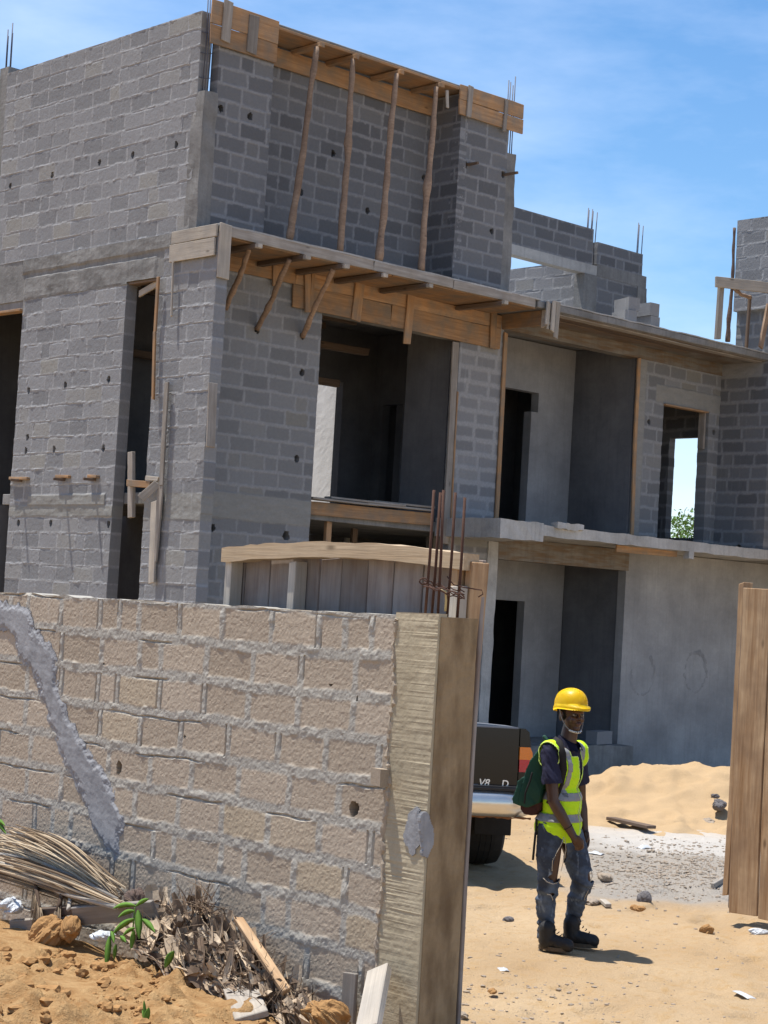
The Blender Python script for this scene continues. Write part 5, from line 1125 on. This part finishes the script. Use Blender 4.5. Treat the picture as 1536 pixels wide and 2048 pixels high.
def person():
    foot = onz(1118, 1898, .01); t = empty('person', (foot.x, foot.y, 0), 'worker in a yellow hard hat, hi-vis vest and ripped jeans walking across the sand', 'person')
    # joints (near side = right)
    hipN, hipF = pp(1102, 1652, -.08), pp(1134, 1652, .08); knN, knF = pp(1097, 1768, -.09), pp(1166, 1762, .0); anN, anF = pp(1091, 1868, -.03), pp(1143, 1858, .13)
    shN, shF = pp(1100, 1503, -.155), pp(1155, 1502, .155); elN, elF = pp(1106, 1602, -.21), pp(1161, 1600, .21); wrN, wrF = pp(1146, 1671, -.2), pp(1169, 1658, .16)
    chest, belly, pelv, neck0, neck1 = pp(1128, 1538), pp(1124, 1606), pp(1118, 1655), pp(1134, 1491), pp(1141, 1455)
    hc = pp(1143, 1428, .0)                                           # head centre
    TH = math.radians(62); HF = (SX*math.cos(TH)-SD*math.sin(TH)+ZU*.05).normalized(); HL = ZU.cross(HF).normalized(); HU = HF.cross(HL)
    def hd(f, l, u): return hc+HF*f+HL*l+HU*u
    ax = (HF, HL, HU); bax = (BF, BL, ZU)
    bm = bmesh.new()
    ell(bm, hd(-.012, 0, .03), (.098, .076, .098), ax); ell(bm, hd(.022, 0, -.045), (.066, .058, .068), ax); ell(bm, hd(.05, 0, -.095), (.034, .032, .028), ax)       # skull, face, chin
    ell(bm, hd(.068, .030, -.038), (.026, .024, .024), ax, 12, 8); ell(bm, hd(.068, -.030, -.038), (.026, .024, .024), ax, 12, 8)                                        # cheekbones
    ell(bm, hd(.080, 0, .010), (.018, .05, .012), ax, 12, 8)                                                                                                       # brow
    cap(bm, hd(.086, 0, .002), hd(.104, 0, -.030), .010, .013); ell(bm, hd(.094, .015, -.034), (.012, .011, .009), ax, 10, 8); ell(bm, hd(.094, -.015, -.034), (.012, .011, .009), ax, 10, 8)  # nose
    ell(bm, hd(.084, 0, -.060), (.014, .026, .0065), ax, 12, 8); ell(bm, hd(.082, 0, -.072), (.014, .023, .0075), ax, 12, 8)                                          # lips
    for s in (1, -1): ell(bm, hd(-.012, s*.079, -.018), (.020, .009, .032), ax, 12, 8)                                                                                # ears
    cap(bm, neck0, neck1, .062, .054); ell(bm, pp(1131, 1500), (.075, .13, .05), bax)
    ell(bm, chest, (.105, .155, .17), bax); ell(bm, belly, (.095, .135, .16), bax); ell(bm, pelv, (.10, .145, .11), bax)
    chain(bm, [shN, (shN+elN)/2, elN, (elN*2+wrN)/3, wrN], [.055, .047, .038, .040, .026]); chain(bm, [shF, (shF+elF)/2, elF, (elF*2+wrF)/3, wrF], [.055, .047, .038, .040, .026])
    chain(bm, [hipN, (hipN+knN)/2, knN, (knN*2+anN)/3+BF*-.015, anN], [.088, .075, .054, .056, .036]); chain(bm, [hipF, (hipF+knF)/2, knF, (knF*2+anF)/3+BF*-.015, anF], [.088, .075, .054, .056, .036])
    for an in (anN, anF): chain(bm, [an, an+BF*.09-ZU*.055], [.036, .03])
    # hands: palm, four curled fingers of unequal length, thumb off the side
    def hand(wr, d, out, pal, k):
        d, out, pal = d.normalized(), out.normalized(), pal.normalized()                     # along the hand, across it (thumb side), towards the palm
        ell(bm, wr+d*.047, (.050, .040, .019), (d, out, pal), 14, 10); cap(bm, wr-d*.01, wr+d*.03, .026, .026)
        for i, (o_, L) in enumerate(((.029, .082), (.010, .092), (-.010, .086), (-.028, .068))):
            a = wr+d*.083+out*o_-d*abs(o_)*.25; dd = d.copy(); pts = [a-d*.02, a]
            for j, fr in enumerate((.42, .33, .25)):
                dd = (dd*math.cos(k[j])+pal*math.sin(k[j])).normalized(); pl2 = pal; pal_ = (pl2-dd*pl2.dot(dd)).normalized(); pts.append(pts[-1]+dd*L*fr)
            chain(bm, pts, [.0095, .0095, .0085, .0078, .0065])
        a = wr+d*.022+out*.034+pal*.006; chain(bm, [a, a+d*.030+out*.016+pal*.012, a+d*.058+out*.012+pal*.026, a+d*.076+out*.0+pal*.036], [.013, .0115, .010, .0075])
    dN = pp(1160, 1694, -.2)-wrN; hand(wrN, dN, BF*1.0+dN.normalized()*-.35-SD*.1, SD*.8-SX*.25, (.75, .95, .8))
    dF = pp(1174, 1690, .14)-wrF; hand(wrF, dF, BF*.6-SD*.6, BF*-.5-SD*.5+ZU*.1, (.35, .45, .4))
    fuse('body', bm, .0052, 3, M['skin'], t)
    # eyes and brows, hair
    for s in (1, -1):
        bm = bmesh.new(); ell(bm, hd(.0795, s*.029, -.006), (.011, .0135, .0078), ax, 12, 8); e = bm_obj('eye', bm, M['eye'], t)
        bm = bmesh.new(); ell(bm, hd(.0895, s*.029-.001, -.005), (.0028, .0062, .0065), ax, 12, 8); bm_obj('pupil', bm, M['pupil'], e)
    bm = bmesh.new(); ell(bm, hd(.0955, 0, -.066), (.006, .023, .0075), ax, 14, 8); bm_obj('lips', bm, M['lip'], t)
    bm = bmesh.new(); ell(bm, hd(-.02, 0, .03), (.1, .081, .1), ax); fuse('hair', bm, .006, 1, M['hair'], t, wob=lambda p: .006*n3(p, 60, 3), cut=lambda c, n: (c-hd(0, 0, 0)).dot(HF) > .03 or (c-hd(0, 0, -.035)).dot(HU) < -.01)
    # helmet: dome with ridge, rim, peak
    hh = hd(-.008, 0, .060)
    tilt = (HF, HL, HU)
    bm = bmesh.new(); N = 56; rings = []
    for j in range(15):
        u = j/14; ph_ = u*math.pi/2
        ring = []
        for i in range(N):
            a = 2*math.pi*i/N; ca, sa = math.cos(a), math.sin(a); rx = .130; ry = .108
            r = math.cos(ph_*.98)**.72; z = .112*math.sin(ph_)**1.0
            ridge = .006*math.exp(-(sa*ry*r/.026)**2)*(.3+.7*u)
            ring.append(bm.verts.new(hh+HF*ca*rx*r+HL*sa*ry*r+HU*(z+ridge)))
        rings.append(ring)
    rim = []
    for dz, k in ((-.002, 1.05), (-.014, 1.06), (-.026, 1.035)):
        ring = []
        for i in range(N):
            a = 2*math.pi*i/N; ca, sa = math.cos(a), math.sin(a); pk = max(0, ca)**2.2*.05; lowb = .020*max(0, -ca)
            ring.append(bm.verts.new(hh+HF*ca*(.130*k+pk)+HL*sa*.108*k+HU*(dz-.014*max(0, ca)**2*(k > 1.0)-lowb)))
        rim.append(ring)
    seq = rings[::-1]+rim
    for A, Bq in zip(seq, seq[1:]):
        for i in range(N): bm.faces.new((A[i], A[(i+1) % N], Bq[(i+1) % N], Bq[i]))
    bm.faces.new(seq[0]); bmesh.ops.solidify(bm, geom=bm.faces[:], thickness=.003)
    hm = bm_obj('helmet', bm, M['helmet'], t)
    for s in (1, -1):
        pts = [hd(.0, s*.098, .03), hd(.012, s*.088, -.03), hd(.034, s*.068, -.082), hd(.055, s*.040, -.116)]
        bm = bmesh.new()
        for a, b in zip(pts, pts[1:]): cap(bm, a, b, .0045, .0045, 8)
        bm_obj('chin_strap', bm, M['strapg'], hm)
    bm = bmesh.new(); P = [hd(.05, .046, -.110), hd(.072, .030, -.119), hd(.080, 0, -.124), hd(.072, -.030, -.119), hd(.05, -.046, -.110)]
    for a, b in zip(P, P[1:]): cap(bm, a, b, .0068, .0068, 8)
    cp = bm_obj('chin_cup', bm, M['strapw'], hm)
    for f in (-.024, -.008, .008, .024):
        bm = bmesh.new(); ell(bm, hd(.0875, f, -.121), (.002, .0045, .0035), ax, 8, 6); bm_obj('slot', bm, M['black'], cp)
    # polo shirt
    bm = bmesh.new(); ell(bm, pp(1131, 1504), (.085, .145, .055), bax); ell(bm, chest, (.114, .166, .18), bax); ell(bm, belly, (.108, .150, .17), bax); ell(bm, pp(1118, 1648), (.112, .158, .10), bax)
    sN = shN.lerp(elN, .62); sF = shF.lerp(elF, .62); chain(bm, [shN, sN], [.062, .071]); chain(bm, [shF, sF], [.060, .066])
    shirt = fuse('shirt', bm, .006, 4, M['shirt'], t, wob=lambda p: .016*n3(p, 16, 4)+.016*n3(Vector((p.x*1.6, p.y*1.6, p.z*.7)), 26, 6)+.005*n3(p, 60, 9),
                 cut=lambda c, n: (c-sN).dot((elN-shN).normalized()) > .012 and (c-sN).length < .13 or (c-sF).dot((elF-shF).normalized()) > .012 and (c-sF).length < .13 or (c-neck0).length < .066 and c.z > neck0.z-.01)
    # collar
    bm = bmesh.new(); cpt = pp(1136, 1486); rgs = []
    for j, (r, dz) in enumerate(((.070, -.02), (.067, .028), (.082, .012), (.098, -.022))):
        rgs.append([bm.verts.new(cpt+BF*(math.cos(a)*r*.98+.014)+BL*math.sin(a)*r+ZU*(dz-.030*math.cos(a)*(1 if j < 2 else 1.25))) for a in np.linspace(.42, 2*math.pi-.42, 30)])
    for A, Bq in zip(rgs, rgs[1:]):
        for i in range(29): bm.faces.new((A[i], A[i+1], Bq[i+1], Bq[i]))
    bmesh.ops.solidify(bm, geom=bm.faces[:], thickness=.004); bm_obj('collar', bm, M['shirt'], shirt)
    bm = bmesh.new(); ell(bm, pp(1146, 1495)+BF*.055, (.006, .006, .006), bax, 8, 6); bm_obj('button', bm, M['badge'], shirt)
    # vest: a second skin cut open at neck, arms, front and hem
    ztop = shN.z; zlo = pp(1118, 1668).z
    def vcut(c, n):
        f = (c-belly).dot(BF); l = (c-belly).dot(BL); z = c.z
        if z < zlo-.005-.028*math.cos(min(1.5, max(-1.5, f*9)))*0-(.05 if f > .02 and l < .02 else 0)*sstep(.02, .1, np.array(f))+(.02*sstep(-.02, -.12, np.array(f))): return True
        vn = max(0., (z-pp(1128, 1585).z)/.26); cen = .018
        if f > 0 and abs(l-cen) < .009+.047*vn**1.1 and n.dot(BF) > .05: return True
        if z > ztop-.03 and (c-neck0).dot(BL)**2/.0105+((c-neck0).dot(BF)-.01)**2/.0105 < 1: return True
        for sh, el in ((shN, elN), (shF, elF)):
            w = c-sh; s = w.dot(BL)*(1 if sh is shF else -1)
            if s > .018 and (w.dot(BF)/.092)**2+((w.z+.06)/.125)**2 < 1: return True
            if s > .05: return True
        return False
    def vbody(infl):
        bm = bmesh.new(); ell(bm, pp(1131, 1506), (.09+infl, .152+infl, .056+infl), bax); ell(bm, chest, (.122+infl, .174+infl, .185), bax); ell(bm, belly, (.130+infl, .172+infl, .17), bax); ell(bm, pp(1117, 1650), (.156+infl, .193+infl, .15), bax); ell(bm, pp(1112, 1655), (.14, .17, .12), bax)
        cap(bm, shN, shN.lerp(elN, .12), .079+infl, .079+infl); cap(bm, shF, shF.lerp(elF, .12), .078+infl, .078+infl); return bm
    vw = lambda p: .012*n3(p, 12, 14)+.010*n3(Vector((p.x, p.y, p.z*1.6)), 24, 16)
    VE = []; vest = fuse('vest', vbody(0), .006, 4, M['vest'], t, wob=vw, cut=vcut, thick=.003, edges=VE)
    bm = bmesh.new()
    for a, b in VE: tube_bm(bm, [a, b], .0034, 5)
    bm_obj('binding', bm, M['trim'], vest)
    def band(name, test, mat):
        fuse(name, vbody(0), .006, 4, mat, vest, wob=lambda p: vw(p)+.0035, cut=lambda c, n: vcut(c, n) or not test(c, n), thick=.002)
    zb1, zb2 = pp(1140, 1591).z, pp(1140, 1634).z
    band('reflective_band', lambda c, n: abs(c.z-zb1-.0) < .026, M['tape']); band('reflective_band', lambda c, n: abs(c.z-zb2) < .026, M['tape'])
    def braces(c, n):
        l = (c-belly).dot(BL); return c.z > zb1 and (abs(abs(l)-.120) < .015)
    band('reflective_band', lambda c, n: braces(c, n) and (c-belly).dot(BF) > .0, M['tape'])
    # zip edges, hem and armhole binding
    def zipc(l0): return [pp(*q) for q in ()]
    def outline(name, test, mat, rad):
        b = bmesh.new(); b.from_mesh(vest.data); bd = {}
        b.free()
    zx = lambda y, l: belly+BL*l+ZU*(pp(1130, y).z-belly.z)
    # jeans
    def tearN(c):                                                     # long rip at the front of the near thigh and the hole over its knee
        p = c-pp(1120, 1727, -.16); return (p.dot(SX)/.050)**2+((p.z+p.dot(SX)*-1.2)/.125)**2 < 1
    def tearN2(c):
        p = c-pp(1112, 1755, -.16); return (p.dot(SX)/.055)**2+((p.z-.0)/.024)**2 < 1
    def tearF(c):
        p = c-pp(1183, 1752, .0); return (p.dot(SX)/.034)**2+(p.z/.038)**2 < 1
    def tearN3(c):
        p = c-pp(1103, 1788, -.12); return (p.dot(SX)/.02)**2+((p.z)/.012)**2 < 1
    bm = bmesh.new(); ell(bm, pp(1118, 1655), (.115, .155, .10), bax); ell(bm, pp(1118, 1690), (.115, .150, .09), bax)
    cN, cF = (knN*2+anN)/3-BF*.012, (knF*2+anF)/3-BF*.012
    chain(bm, [hipN, (hipN+knN)/2+BF*.004, knN, cN, anN+ZU*.02, anN-ZU*.004], [.092, .096, .076, .068, .052, .057]); chain(bm, [hipF, (hipF+knF)/2, knF, cF, anF+ZU*.03, anF+ZU*.005], [.092, .094, .074, .066, .052, .057])
    ell(bm, pp(1120, 1708), (.09, .10, .06), bax)
    def jw_(p):
        k = 1 if p.z < knN.z+.1 else .6
        return .016*n3(Vector((p.x, p.y, p.z*2.6)), 13, 24)*k+.006*n3(Vector((p.x, p.y, p.z*2)), 34, 26)+.0045*math.sin(p.z*95+p.x*20)*math.exp(-((p.z-knN.z+.08)/.07)**2)+.006*math.sin(p.z*120)*math.exp(-((p.z-anN.z-.06)/.06)**2)
    jeans = fuse('jeans', bm, .0058, 3, M['denim'], t, wob=jw_, cut=lambda c, n: tearN(c) or tearN2(c) or tearF(c) or tearN3(c) or c.z < min(anN.z, anF.z)-.03, thick=.004)
    # frayed edges of the rips
    rr = random.Random(5)
    def on_leg(a, b, r, f, s): return a.lerp(b, f)+(-SD*.9+SX*s).normalized()*r
    def fray(pts, n, L, rad=.0013):
        bm = bmesh.new(); pts = [Vector(p) for p in pts]
        tube_bm(bm, pts, [rad*1.8]*len(pts), 5, .3, rr)
        for i in range(n):
            f = rr.random()*(len(pts)-1); k = min(int(f), len(pts)-2); p = pts[k].lerp(pts[k+1], f-k); q = p+Vector((rr.uniform(-1, 1), rr.uniform(-1, 1), rr.uniform(-1.2, .6))).normalized()*L*rr.random()
            tube_bm(bm, [p, (p+q)/2+Vector((0, 0, -.004)), q], [rad*.7, rad*.6, rad*.4], 4)
        bm_obj('frayed_threads', bm, M['fray'], jeans)
    fray([pp(1128, 1674, -.195), pp(1122, 1690, -.205), pp(1114, 1704, -.205), pp(1105, 1722, -.205), pp(1104, 1742, -.2)], 14, .012)
    fray([pp(1130, 1676, -.18), pp(1132, 1700, -.17), pp(1127, 1722, -.17), pp(1122, 1742, -.17)], 12, .012)
    fray([pp(1086, 1756, -.185), pp(1095, 1764, -.195), pp(1106, 1768, -.195), pp(1118, 1764, -.17), pp(1121, 1752, -.16)], 18, .014)
    fray([pp(1182, 1738, -.03), pp(1185, 1752, -.04), pp(1180, 1765, -.04), pp(1176, 1782, -.04), pp(1168, 1800, -.02)], 40, .022)
    fray([pp(1094, 1788, -.17), pp(1102, 1790, -.18), pp(1106, 1800, -.17)], 12, .012)
    bm = bmesh.new(); 
    # boots
    def boot(an, toe, heel):
        d = (toe-heel); d.z = 0; d.normalize(); l = ZU.cross(d); z0 = heel.z; bx_ = (d, l, ZU)
        bm = bmesh.new(); cap(bm, an+ZU*.055-d*.004, an-ZU*.03, .058, .055); ell(bm, heel+d*.055+ZU*.062, (.062, .044, .055), bx_); cap(bm, heel+d*.07+ZU*.066, heel+d*.20+ZU*.045, .048, .046); ell(bm, toe-d*.062+ZU*.044, (.064, .051, .036), bx_)
        b = fuse('boot', bm, .005, 4, M['boot'], t, wob=lambda p: .004*n3(p, 45, 33))
        bm = bmesh.new(); n = 34; pr = []
        for i in range(n):
            a = 2*math.pi*i/n; L = (toe-heel).length; ca, sa = math.cos(a), math.sin(a); wd = .054 if ca > -.2 else .046
            pr.append(heel+d*(L/2+ca*(L/2+.004))+l*sa*wd*(abs(ca)**.0)*(1-.12*math.exp(-((ca+.15)/.25)**2)))
        A = [bm.verts.new(Vector((p.x, p.y, z0+.002+.004*(i % 2)))) for i, p in enumerate(pr)]; Bq = [bm.verts.new(Vector((p.x, p.y, z0+.028))) for p in pr]
        for i in range(n): bm.faces.new((A[i], A[(i+1) % n], Bq[(i+1) % n], Bq[i]))
        bm.faces.new(A[::-1]); bm.faces.new(Bq); bm_obj('sole', bm, M['sole'], b, False)
        bm = bmesh.new()
        for k in range(5):
            f = k/4; c = (an+ZU*.05).lerp(heel+d*.16+ZU*.08, f)+d*(.052-.02*f); tube_bm(bm, [c-l*.024, c+d*.006+ZU*.004, c+l*.024+ZU*.006], .0035, 5)
        bm_obj('laces', bm, M['black'], b)
    hN, tN = onz(1078, 1897, .012), onz(1136, 1905, .012); hF, tF = onz(1126, 1890, .014), onz(1194, 1896, .016)
    boot(Vector((hN.x, hN.y, anN.z))+(tN-hN).normalized()*.055, tN, hN); boot(Vector((hF.x, hF.y, anF.z))+(tF-hF).normalized()*.055, tF, hF)
    # belt strap hanging at the hip and wrist cord
    bm = bmesh.new()
    for a, b in (((1073, 1640), (1072, 1668)), ((1071, 1666), (1066, 1718))): cap(bm, pp(*a, -.1), pp(*b, -.1), .0085, .0085, 8)
    bm_obj('hanging_strap', bm, M['black'], t)
    bm = bmesh.new(); w = (wrN*3+elN)/4; dd = (wrN-elN).normalized(); s = dd.cross(ZU).normalized(); u = dd.cross(s); tube_bm(bm, [w+(s*math.cos(a)+u*math.sin(a))*.031 for a in np.linspace(0, 6.283, 20)], .003, 5); bm_obj('wrist_cord', bm, M['black'], t)
    # binding and zip drawn from the vest's own open edges
    b = bmesh.new(); b.from_mesh(vest.data); b.free()
    bm = bmesh.new()
    for y0, y1, l0, l1 in ((1512, 1585, -.060, -.008), (1585, 1660, -.008, -.006)):
        pass
    bm.free()
    # backpack: carried, so a thing of its own
    bk = pp(1085, 1560, .0); k = empty('backpack', pp(1078, 1625, .02), 'dark green backpack with a red-brown base on the worker\'s back', 'backpack')
    def slab(outline, half, d, vox, sm, mat, name, amp, seed):
        bm = bmesh.new(); A = [bm.verts.new(pp(x, y, d)+BL*half) for x, y in outline]; Bq = [bm.verts.new(pp(x, y, d)-BL*half) for x, y in outline]; n = len(outline)
        bm.faces.new(A); bm.faces.new(Bq[::-1])
        for q in range(n): bm.faces.new((A[q], Bq[q], Bq[(q+1) % n], A[(q+1) % n]))
        bmesh.ops.triangulate(bm, faces=[f for f in bm.faces if len(f.verts) > 4])
        return fuse(name, bm, vox, sm, mat, k, wob=lambda p: amp*n3(p, 11, seed)+amp*.5*n3(Vector((p.x, p.y, p.z*.5)), 30, seed+2))
    slab([(1096, 1490), (1086, 1502), (1072, 1522), (1064, 1540), (1061, 1560), (1052, 1585), (1050, 1604), (1062, 1614), (1092, 1606), (1102, 1560), (1104, 1510)], .115, .0, .007, 4, M['pack'], 'main_bag', .018, 44)
    slab([(1064, 1548), (1046, 1560), (1043, 1575), (1034, 1596), (1037, 1606), (1054, 1612), (1064, 1600), (1070, 1570)], .085, -.02, .007, 4, M['pack'], 'front_pocket', .014, 51)
    slab([(1052, 1606), (1053, 1618), (1060, 1628), (1078, 1630), (1094, 1618), (1096, 1602)], .10, .0, .007, 4, M['pack_dk'], 'base', .012, 48)
    bm = bmesh.new(); Z_ = [pp(*q) for q in ((1064, 1546, -.12), (1060, 1562, -.13), (1051, 1585, -.13), (1049, 1606, -.12))]
    for a, b in zip(Z_, Z_[1:]): cap(bm, a, b, .006, .006, 8)
    bm_obj('seam', bm, M['black'], k)
    bm = bmesh.new(); cap(bm, pp(1089, 1474, .02), pp(1097, 1484, .0), .014, .011); cap(bm, pp(1097, 1484, 0), pp(1102, 1494, 0), .011, .012); bm_obj('grab_loop', bm, M['pack'], k)
    P = [pp(*q) for q in ((1099, 1492, -.085), (1108, 1478, -.112), (1118, 1485, -.18), (1125, 1507, -.21), (1127, 1540, -.205), (1124, 1568, -.195), (1115, 1590, -.17), (1095, 1606, -.13))]
    bm = bmesh.new(); prev = None
    for i, p in enumerate(P):
        d = (P[min(i+1, len(P)-1)]-P[max(i-1, 0)]).normalized(); nn = (p-chest); nn = (nn-d*nn.dot(d)).normalized(); s = d.cross(nn).normalized(); w = .024 if i < 5 else .012
        c = [bm.verts.new(p-s*w-nn*.006), bm.verts.new(p+s*w-nn*.006), bm.verts.new(p+s*w+nn*.007), bm.verts.new(p-s*w+nn*.007)]
        if prev:
            for j in range(4): bm.faces.new((prev[j], prev[(j+1) % 4], c[(j+1) % 4], c[j]))
        else: bm.faces.new(c)
        prev = c
    bm.faces.new(prev[::-1]); bm_obj('shoulder_strap', bm, M['black'], k)
person()
